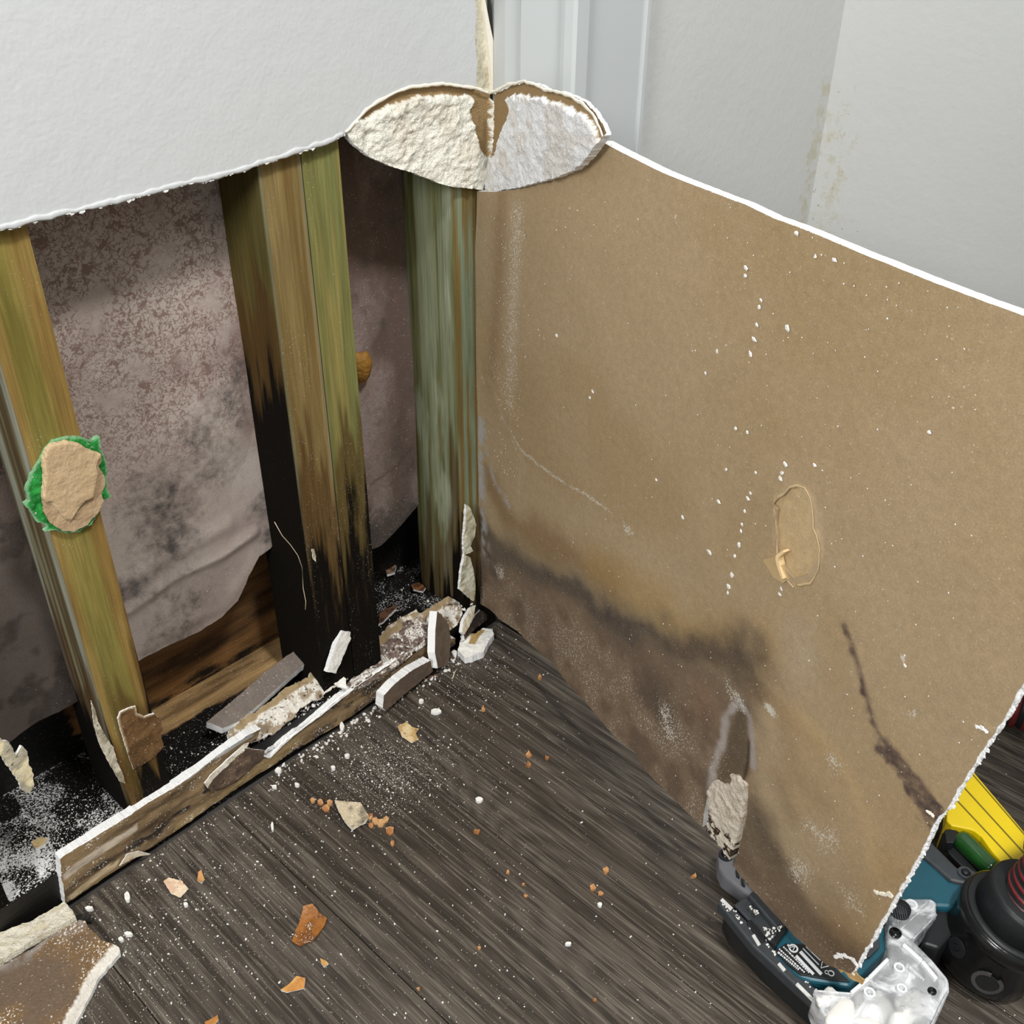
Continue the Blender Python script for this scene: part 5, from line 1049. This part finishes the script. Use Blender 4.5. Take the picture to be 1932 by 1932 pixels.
lb = prism('rating_label', [(1464, 1792), (1482, 1780), (1524, 1782), (1552, 1804), (1604, 1852), (1574, 1850), (1510, 1838), (1484, 1816)], .050, .0535, M_BLK, tool, .0004)
def bar(a, b, w_, z0=.0532, z1=.0540, mat=None, nm='label_print'):
    d = np.array([b[0]-a[0], b[1]-a[1]], float); L = np.linalg.norm(d); d /= L; nn = np.array([-d[1], d[0]])*w_/2
    return prism(nm, [(a[0]-nn[0], a[1]-nn[1]), (b[0]-nn[0], b[1]-nn[1]), (b[0]+nn[0], b[1]+nn[1]), (a[0]+nn[0], a[1]+nn[1])], z0, z1, mat or M_PRINT, lb, 0)
M_PRINT = plain('white_print', (.66, .67, .68), .6, var=.1)
bar((1510, 1795), (1550, 1838), 6); bar((1502, 1803), (1535, 1838), 5); bar((1515, 1789), (1545, 1820), 1.6); bar((1521, 1786), (1548, 1812), 1.2)
rr_ = np.random.default_rng(44)
def spots(name, a, b, n, wd, z, lo, hi, parent):
    for i in range(n):
        t = rr_.random(); c = (a[0]+(b[0]-a[0])*t+rr_.normal()*wd, a[1]+(b[1]-a[1])*t+rr_.normal()*wd); r = rr_.uniform(lo, hi); k = 6; p0 = rr_.uniform(0, 6)
        prism(name, [(c[0]+math.cos(p0+j*1.047)*r*rr_.uniform(.6, 1.6), c[1]+math.sin(p0+j*1.047)*r*rr_.uniform(.6, 1.2)) for j in range(k)], z-.0006, z+.0007, M_DUST, parent, 0)
spots('plaster_spot', (1362, 1702), (1620, 1940), 60, 2.6, .048, .8, 3.0, tool); spots('plaster_spot', (1418, 1712), (1430, 1724), 8, 4, .054, 1, 3.0, bat); spots('plaster_spot', (1440, 1745), (1464, 1776), 16, 5, .046, 1, 3.4, bat); spots('plaster_spot', (1456, 1758), (1478, 1748), 8, 2, .056, 1, 2.4, bat)
# rows of tiny print: short dashes
for r0, (a, b) in enumerate((((1478, 1786), (1528, 1836)), ((1470, 1790), (1520, 1836)), ((1468, 1796), (1508, 1830)), ((1486, 1782), (1494, 1790)))):
    d = np.array([b[0]-a[0], b[1]-a[1]], float); L = np.linalg.norm(d); d /= L; t = 0
    while t < L-2:
        w_ = RNG.uniform(1.6, 5); bar((a[0]+d[0]*t, a[1]+d[1]*t), (a[0]+d[0]*min(L, t+w_), a[1]+d[1]*min(L, t+w_)), 2.4 if r0 < 2 else 3.2); t += w_+1.5
def ring(name, c, r0, r1, z0, z1, mat, parent, n=28, tilt_=None):
    cx_, cy_ = flatp(z1).P(*flatp(z1).m(*c))[:2]; V = []; 
    for z in (z0, z1):
        for r in (r0, r1):
            for i in range(n): V.append((cx_+r*math.cos(i*6.283/n), cy_+r*math.sin(i*6.283/n), z))
    Fc = []
    for i in range(n):
        j = (i+1) % n; Fc += [(2*n+i, 3*n+i, 3*n+j, 2*n+j), (n+i, n+j, 3*n+j, 3*n+i), (i, 2*n+i, 2*n+j, j), (i, j, n+j, n+i)]
    return mesh_obj(name, V, Fc, mat, parent=parent, smooth=False)
ring('label_print', (1497, 1789), .0030, .0046, .0532, .0540, M_PRINT, lb); bar((1494, 1786), (1500, 1786), 1.4); bar((1500, 1786), (1496, 1793), 1.4)
for a, b in (((1549, 1826), (1552, 1812)), ((1552, 1812), (1564, 1822)), ((1564, 1822), (1549, 1826))): bar(a, b, 1.4)
ring('label_print', (1568, 1836), .0022, .0030, .0532, .0540, M_PRINT, lb); ring('label_print', (1560, 1834), .0014, .0020, .0532, .0540, M_PRINT, lb)
# lever and blade clamp at the nose
lev = prism('blade_lever', [(1354, 1606), (1362, 1596), (1378, 1598), (1386, 1612), (1384, 1630), (1392, 1640), (1402, 1656), (1424, 1684), (1418, 1694), (1404, 1682), (1380, 1664), (1364, 1652), (1356, 1634)], .008, .030, M_GREY, tool, .003)
ring('clamp_ring', (1370, 1612), .0052, .0078, .028, .032, M_BLK, lev); lathe('clamp_hole', [(.005, 0), (.005, .0012)], flatp(.0305).P(*flatp(.0305).m(1370, 1612)), (0, 0, 1), M_GLOSS, lev)
prism('lever_tooth', [(1388, 1640), (1392, 1642), (1396, 1656), (1390, 1652)], .028, .033, M_BLK, lev, .0004); prism('lever_tooth', [(1398, 1656), (1403, 1660), (1406, 1672), (1400, 1668)], .028, .033, M_BLK, lev, .0004)
# upper body seen right of the board's edge
prism('gear_housing', [(1690, 1600), (1740, 1612), (1768, 1636), (1792, 1660), (1830, 1664), (1852, 1672), (1836, 1700), (1800, 1712), (1700, 1708), (1640, 1700)], .010, .058, M_TEAL, tool, .004)
prism('grip', [(1720, 1560), (1752, 1582), (1776, 1606), (1806, 1636), (1838, 1640), (1872, 1668), (1852, 1674), (1796, 1662), (1766, 1636), (1728, 1604)], .010, .062, M_SLATE, tool, .003)
ring('screw_boss', (1822, 1646), .0050, .0075, .060, .0645, M_SLATE, tool); lathe('screw_head', [(.004, 0), (.0035, .002)], flatp(.0625).P(*flatp(.0625).m(1822, 1646)), (0, 0, 1), M_BLK, tool)
prism('side_vent', [(1766, 1704), (1800, 1700), (1832, 1700), (1800, 1760), (1772, 1790), (1740, 1780)], .006, .050, M_BLK, tool, .003)
prism('switch_pad', [(1616, 1806), (1656, 1752), (1660, 1786), (1642, 1804), (1622, 1812), (1614, 1812)], .050, .056, M_SLATE, tool, .001)
# clear dust box
case_px = [(1534, 1866), (1608, 1872), (1640, 1842), (1676, 1806), (1676, 1752), (1680, 1736), (1722, 1770), (1760, 1808), (1792, 1846), (1793, 1866), (1783, 1888), (1760, 1936), (1730, 1990), (1660, 2040), (1600, 1990), (1548, 1900)]
dbx = prism('dust_box', case_px, .020, .062, M_CLEAR, tool, .005, seg=3)
prism('dust_box_wing', [(1676, 1726), (1690, 1694), (1755, 1694), (1767, 1700), (1768, 1724), (1724, 1772), (1690, 1752)], .030, .066, M_CLEAR, tool, .004, seg=3)
for pts_, w_ in (([(1606, 1872), (1640, 1844), (1676, 1808)], 8), ([(1704, 1780), (1740, 1812), (1768, 1846)], 7), ([(1715, 1822), (1745, 1848)], 5), ([(1536, 1868), (1606, 1874)], 4), ([(1768, 1724), (1724, 1770)], 3), ([(1788, 1870), (1758, 1932)], 4), ([(1700, 1752), (1745, 1710)], 3)):
    for a, b in zip(pts_[:-1], pts_[1:]):
        d = np.array([b[0]-a[0], b[1]-a[1]], float); d /= np.linalg.norm(d); nn = np.array([-d[1], d[0]])*w_/2
        prism('moulded_rib', [(a[0]-nn[0], a[1]-nn[1]), (b[0]-nn[0], b[1]-nn[1]), (b[0]+nn[0], b[1]+nn[1]), (a[0]+nn[0], a[1]+nn[1])], .058, .0665, M_CLEAR if w_ < 6 else plain('frosted_rib', (.85, .86, .86), .25, coat=.5, var=.1), dbx, .0012)
M_FROST = plain('frosted_ring', (.80, .81, .82), .3, var=.1, coat=.4)
for c, r in (((1697, 1825), .0050), ((1702, 1864), .0046), ((1641, 1872), .0052), ((1720, 1706), .0060)): ring('screw_post', c, r*.62, r, .056, .0665, M_FROST, dbx)
kn = lathe('knob', [(.0085, 0), (.0100, .002), (.0100, .008), (.0085, .010)], flatp(.064).P(*flatp(.064).m(1696, 1722)), (0, 0, 1), M_BLK, tool)
for i in range(-3, 4): 
    c_ = flatp(.074).P(*flatp(.074).m(1696, 1722)); h = math.sqrt(max(0, .0080**2-(i*.0022)**2)); q_ = np.array([.8, .6, 0]); n_ = np.array([-.6, .8, 0]); o_ = c_+n_*i*.0022
    xy = [tuple((o_+q_*h*s1+n_*.0005*s2)[:2]) for s1, s2 in ((-1, -1), (1, -1), (1, 1), (-1, 1))]; prism('knob_rib', None, .0735, .0752, M_SLATE, kn, 0, xy=xy)
lathe('screw_hole', [(.0058, 0), (.0058, .0014)], flatp(.0655).P(*flatp(.0655).m(1689, 1761)), (0, 0, 1), M_GLOSS, tool); lathe('screw_hole', [(.0040, 0), (.0040, .0014)], flatp(.0615).P(*flatp(.0615).m(1758, 1871)), (0, 0, 1), M_GLOSS, tool)
for i, (c, r, sq) in enumerate((((1590, 1925), .016, (1.4, .8, .35)), ((1700, 1925), .011, (1.4, .8, .35)), ((1562, 1884), .010, (1.2, .8, .35)), ((1640, 1945), .014, (1, 1, .4)), ((1650, 1900), .016, (1.3, 1.2, .2)), ((1720, 1890), .013, (1.3, 1.0, .2)))):
    p_ = flatp(.058).P(*flatp(.058).m(*c)); blob('dust_clump', (p_[0], p_[1], .059 if i < 4 else .050), r, M_DUST, i+3, sq, parent=dbx, amp=.5)
# ---- vacuum nozzle cuff and ribbed hose
b0 = zp(1846, 1808, .004); t0 = zp(1992, 1648, .150); ax_ = t0-b0
cuff = empty('vacuum_hose', tuple(b0), 'red and black ribbed vacuum hose with glossy black nozzle cuff beside the clear box', 'hose')
lathe('cuff', [(.040, 0), (.046, .002), (.049, .010), (.050, .030), (.047, .055), (.048, .058), (.0515, .062), (.0525, .070), (.0515, .076), (.048, .078)], b0, ax_, M_GLOSS, cuff, 64)
lathe('collar', [(.0475, .076), (.0490, .078), (.0475, .080), (.0420, .080)], b0, ax_, M_BLK, cuff, 64)
lathe('spigot', [(.0420, .076), (.0420, .108), (.0400, .112), (.0380, .113)], b0, ax_, M_BLK, cuff, 64)
axn = ax_/np.linalg.norm(ax_); vdir = np.array([0, 0, S])-b0; vdir -= axn*(vdir@axn); vdir /= np.linalg.norm(vdir); sd_ = np.cross(axn, vdir)
def arcslot(name, c_ang, h0, rr, r0, r1, a0, a1, mat, n=18):
    V = []; Fc = []
    for i in range(n+1):
        t = math.radians(a0+(a1-a0)*i/n)
        for r in (r0, r1):
            for k in (0, .0016):
                th = c_ang+math.cos(t)*r/.05; h = h0+math.sin(t)*r; R_ = rr+k; V.append(b0+axn*h+(vdir*math.cos(th)+sd_*math.sin(th))*R_)
    for i in range(n):
        a = i*4; b = a+4; Fc += [(a+1, a+3, b+3, b+1), (a, b, b+2, a+2), (a, a+1, b+1, b), (a+2, b+2, b+3, a+3)]
    Fc += [(0, 2, 3, 1), (n*4, n*4+1, n*4+3, n*4+2)]
    return mesh_obj(name, V, Fc, mat, parent=cuff)
arcslot('latch_rim', .38, .030, .0500, .0105, .0142, -260, 60, plain('lightened_gloss_rim', (.05, .05, .05), .12, coat=1.0))  # rim colour lightened to imitate the crescent highlight on the cuff
arcslot('latch_hole', .38, .030, .0496, .0005, .0105, 0, 359, plain('hole_black', (.004, .004, .004), .9))
arcslot('grip_dimple', -.40, .036, .0490, .004, .010, 0, 359, M_BLK)
arcslot('grip_dimple', -.40, .036, .0494, .001, .003, 0, 359, M_BLK)
M_RED = plain('dark_red_hose', (.16, .016, .018), .38, var=.2)
def hose(name, label, P, rad, pitch, parent=None):
    P = np.array(P); seg = []; 
    for i in range(len(P)-1):
        p0 = P[max(0, i-1)]; p1 = P[i]; p2 = P[i+1]; p3 = P[min(len(P)-1, i+2)]
        for t in np.linspace(0, 1, 40, endpoint=False): seg.append(.5*((2*p1)+(-p0+p2)*t+(2*p0-5*p1+4*p2-p3)*t*t+(-p0+3*p1-3*p2+p3)*t**3))
    Q = np.array(seg); L = np.concatenate([[0], np.cumsum(np.linalg.norm(np.diff(Q, axis=0), axis=1))]); st = np.arange(0, L[-1], pitch/6); C = np.stack([np.interp(st, L, Q[:, k]) for k in range(3)], 1)
    V = []; Fc = []; mi = []; n = 28
    for i, c in enumerate(C):
        t = C[min(i+1, len(C)-1)]-C[max(i-1, 0)]; t /= np.linalg.norm(t); a = np.cross(t, (0, 0, 1.)); a /= np.linalg.norm(a); b = np.cross(t, a); r = rad*(1, 1, .97, .88, .86, .95)[i % 6]
        for q in range(n): an = q*6.283/n; V.append(c+(a*math.cos(an)+b*math.sin(an))*r)
    for i in range(len(C)-1):
        for q in range(n): Fc.append((i*n+q, i*n+(q+1) % n, (i+1)*n+(q+1) % n, (i+1)*n+q)); mi.append(0 if i % 6 in (5, 0, 1) else 1)
    o = mesh_obj(name, V, Fc, [M_RED, M_BLK], mi, parent=parent, smooth=True); return o
e0 = b0+axn*.108
hose('ribbed_hose', None, [e0, e0+axn*.05+np.array([.006, 0, 0]), zp(2010, 1590, .17), zp(2150, 1500, .12), zp(2220, 1400, .06), zp(2120, 1310, .035), zp(2010, 1318, .030), zp(1945, 1335, .030), zp(1880, 1310, .030), zp(1800, 1240, .030), zp(1600, 1050, .030)], .030, .0085, cuff)
# ---- yellow spirit level
lv = empty('spirit_level', tuple(zp(1850, 1540, 0)), 'yellow box-beam spirit level with a green vial behind the cutter', 'level')
beam_px = [(1700, 1308), (1746, 1350), (1835, 1453), (1932, 1568), (2040, 1694), (2000, 1740), (1896, 1634), (1872, 1606), (1852, 1578), (1836, 1566), (1812, 1561), (1796, 1558), (1786, 1548), (1787, 1524), (1778, 1500), (1650, 1366)]
prism('beam', beam_px, .004, .052, M_YEL, lv, .0015)
for a, b, w_ in (((1800, 1504), (1920, 1632), 2.6), ((1812, 1478), (1960, 1640), 2.6), ((1832, 1457), (1960, 1606), 2.2)):
    d = np.array([b[0]-a[0], b[1]-a[1]], float); d /= np.linalg.norm(d); nn = np.array([-d[1], d[0]])*w_/2
    prism('groove', [(a[0]-nn[0], a[1]-nn[1]), (b[0]-nn[0], b[1]-nn[1]), (b[0]+nn[0], b[1]+nn[1]), (a[0]+nn[0], a[1]+nn[1])], .050, .0524, M_YDK, lv, 0)
vf_ = prism('vial_frame', [(1776, 1500), (1788, 1548), (1800, 1560), (1836, 1566), (1852, 1578), (1900, 1638), (1890, 1672), (1830, 1650), (1790, 1610), (1780, 1584)], .004, .034, M_BLK, lv, .002)
va = zp(1806, 1576, .040); vb = zp(1880, 1650, .040); lathe('vial', [(.004, 0), (.0095, .003), (.011, .008), (.011, np.linalg.norm(vb-va)-.008), (.0095, np.linalg.norm(vb-va)-.003), (.004, np.linalg.norm(vb-va))], va, vb-va, M_VIAL, vf_, 32)
prism('vial_cap', [(1782, 1566), (1800, 1562), (1812, 1572), (1800, 1590), (1786, 1590)], .030, .046, M_BLK, vf_, .001)
#@@END
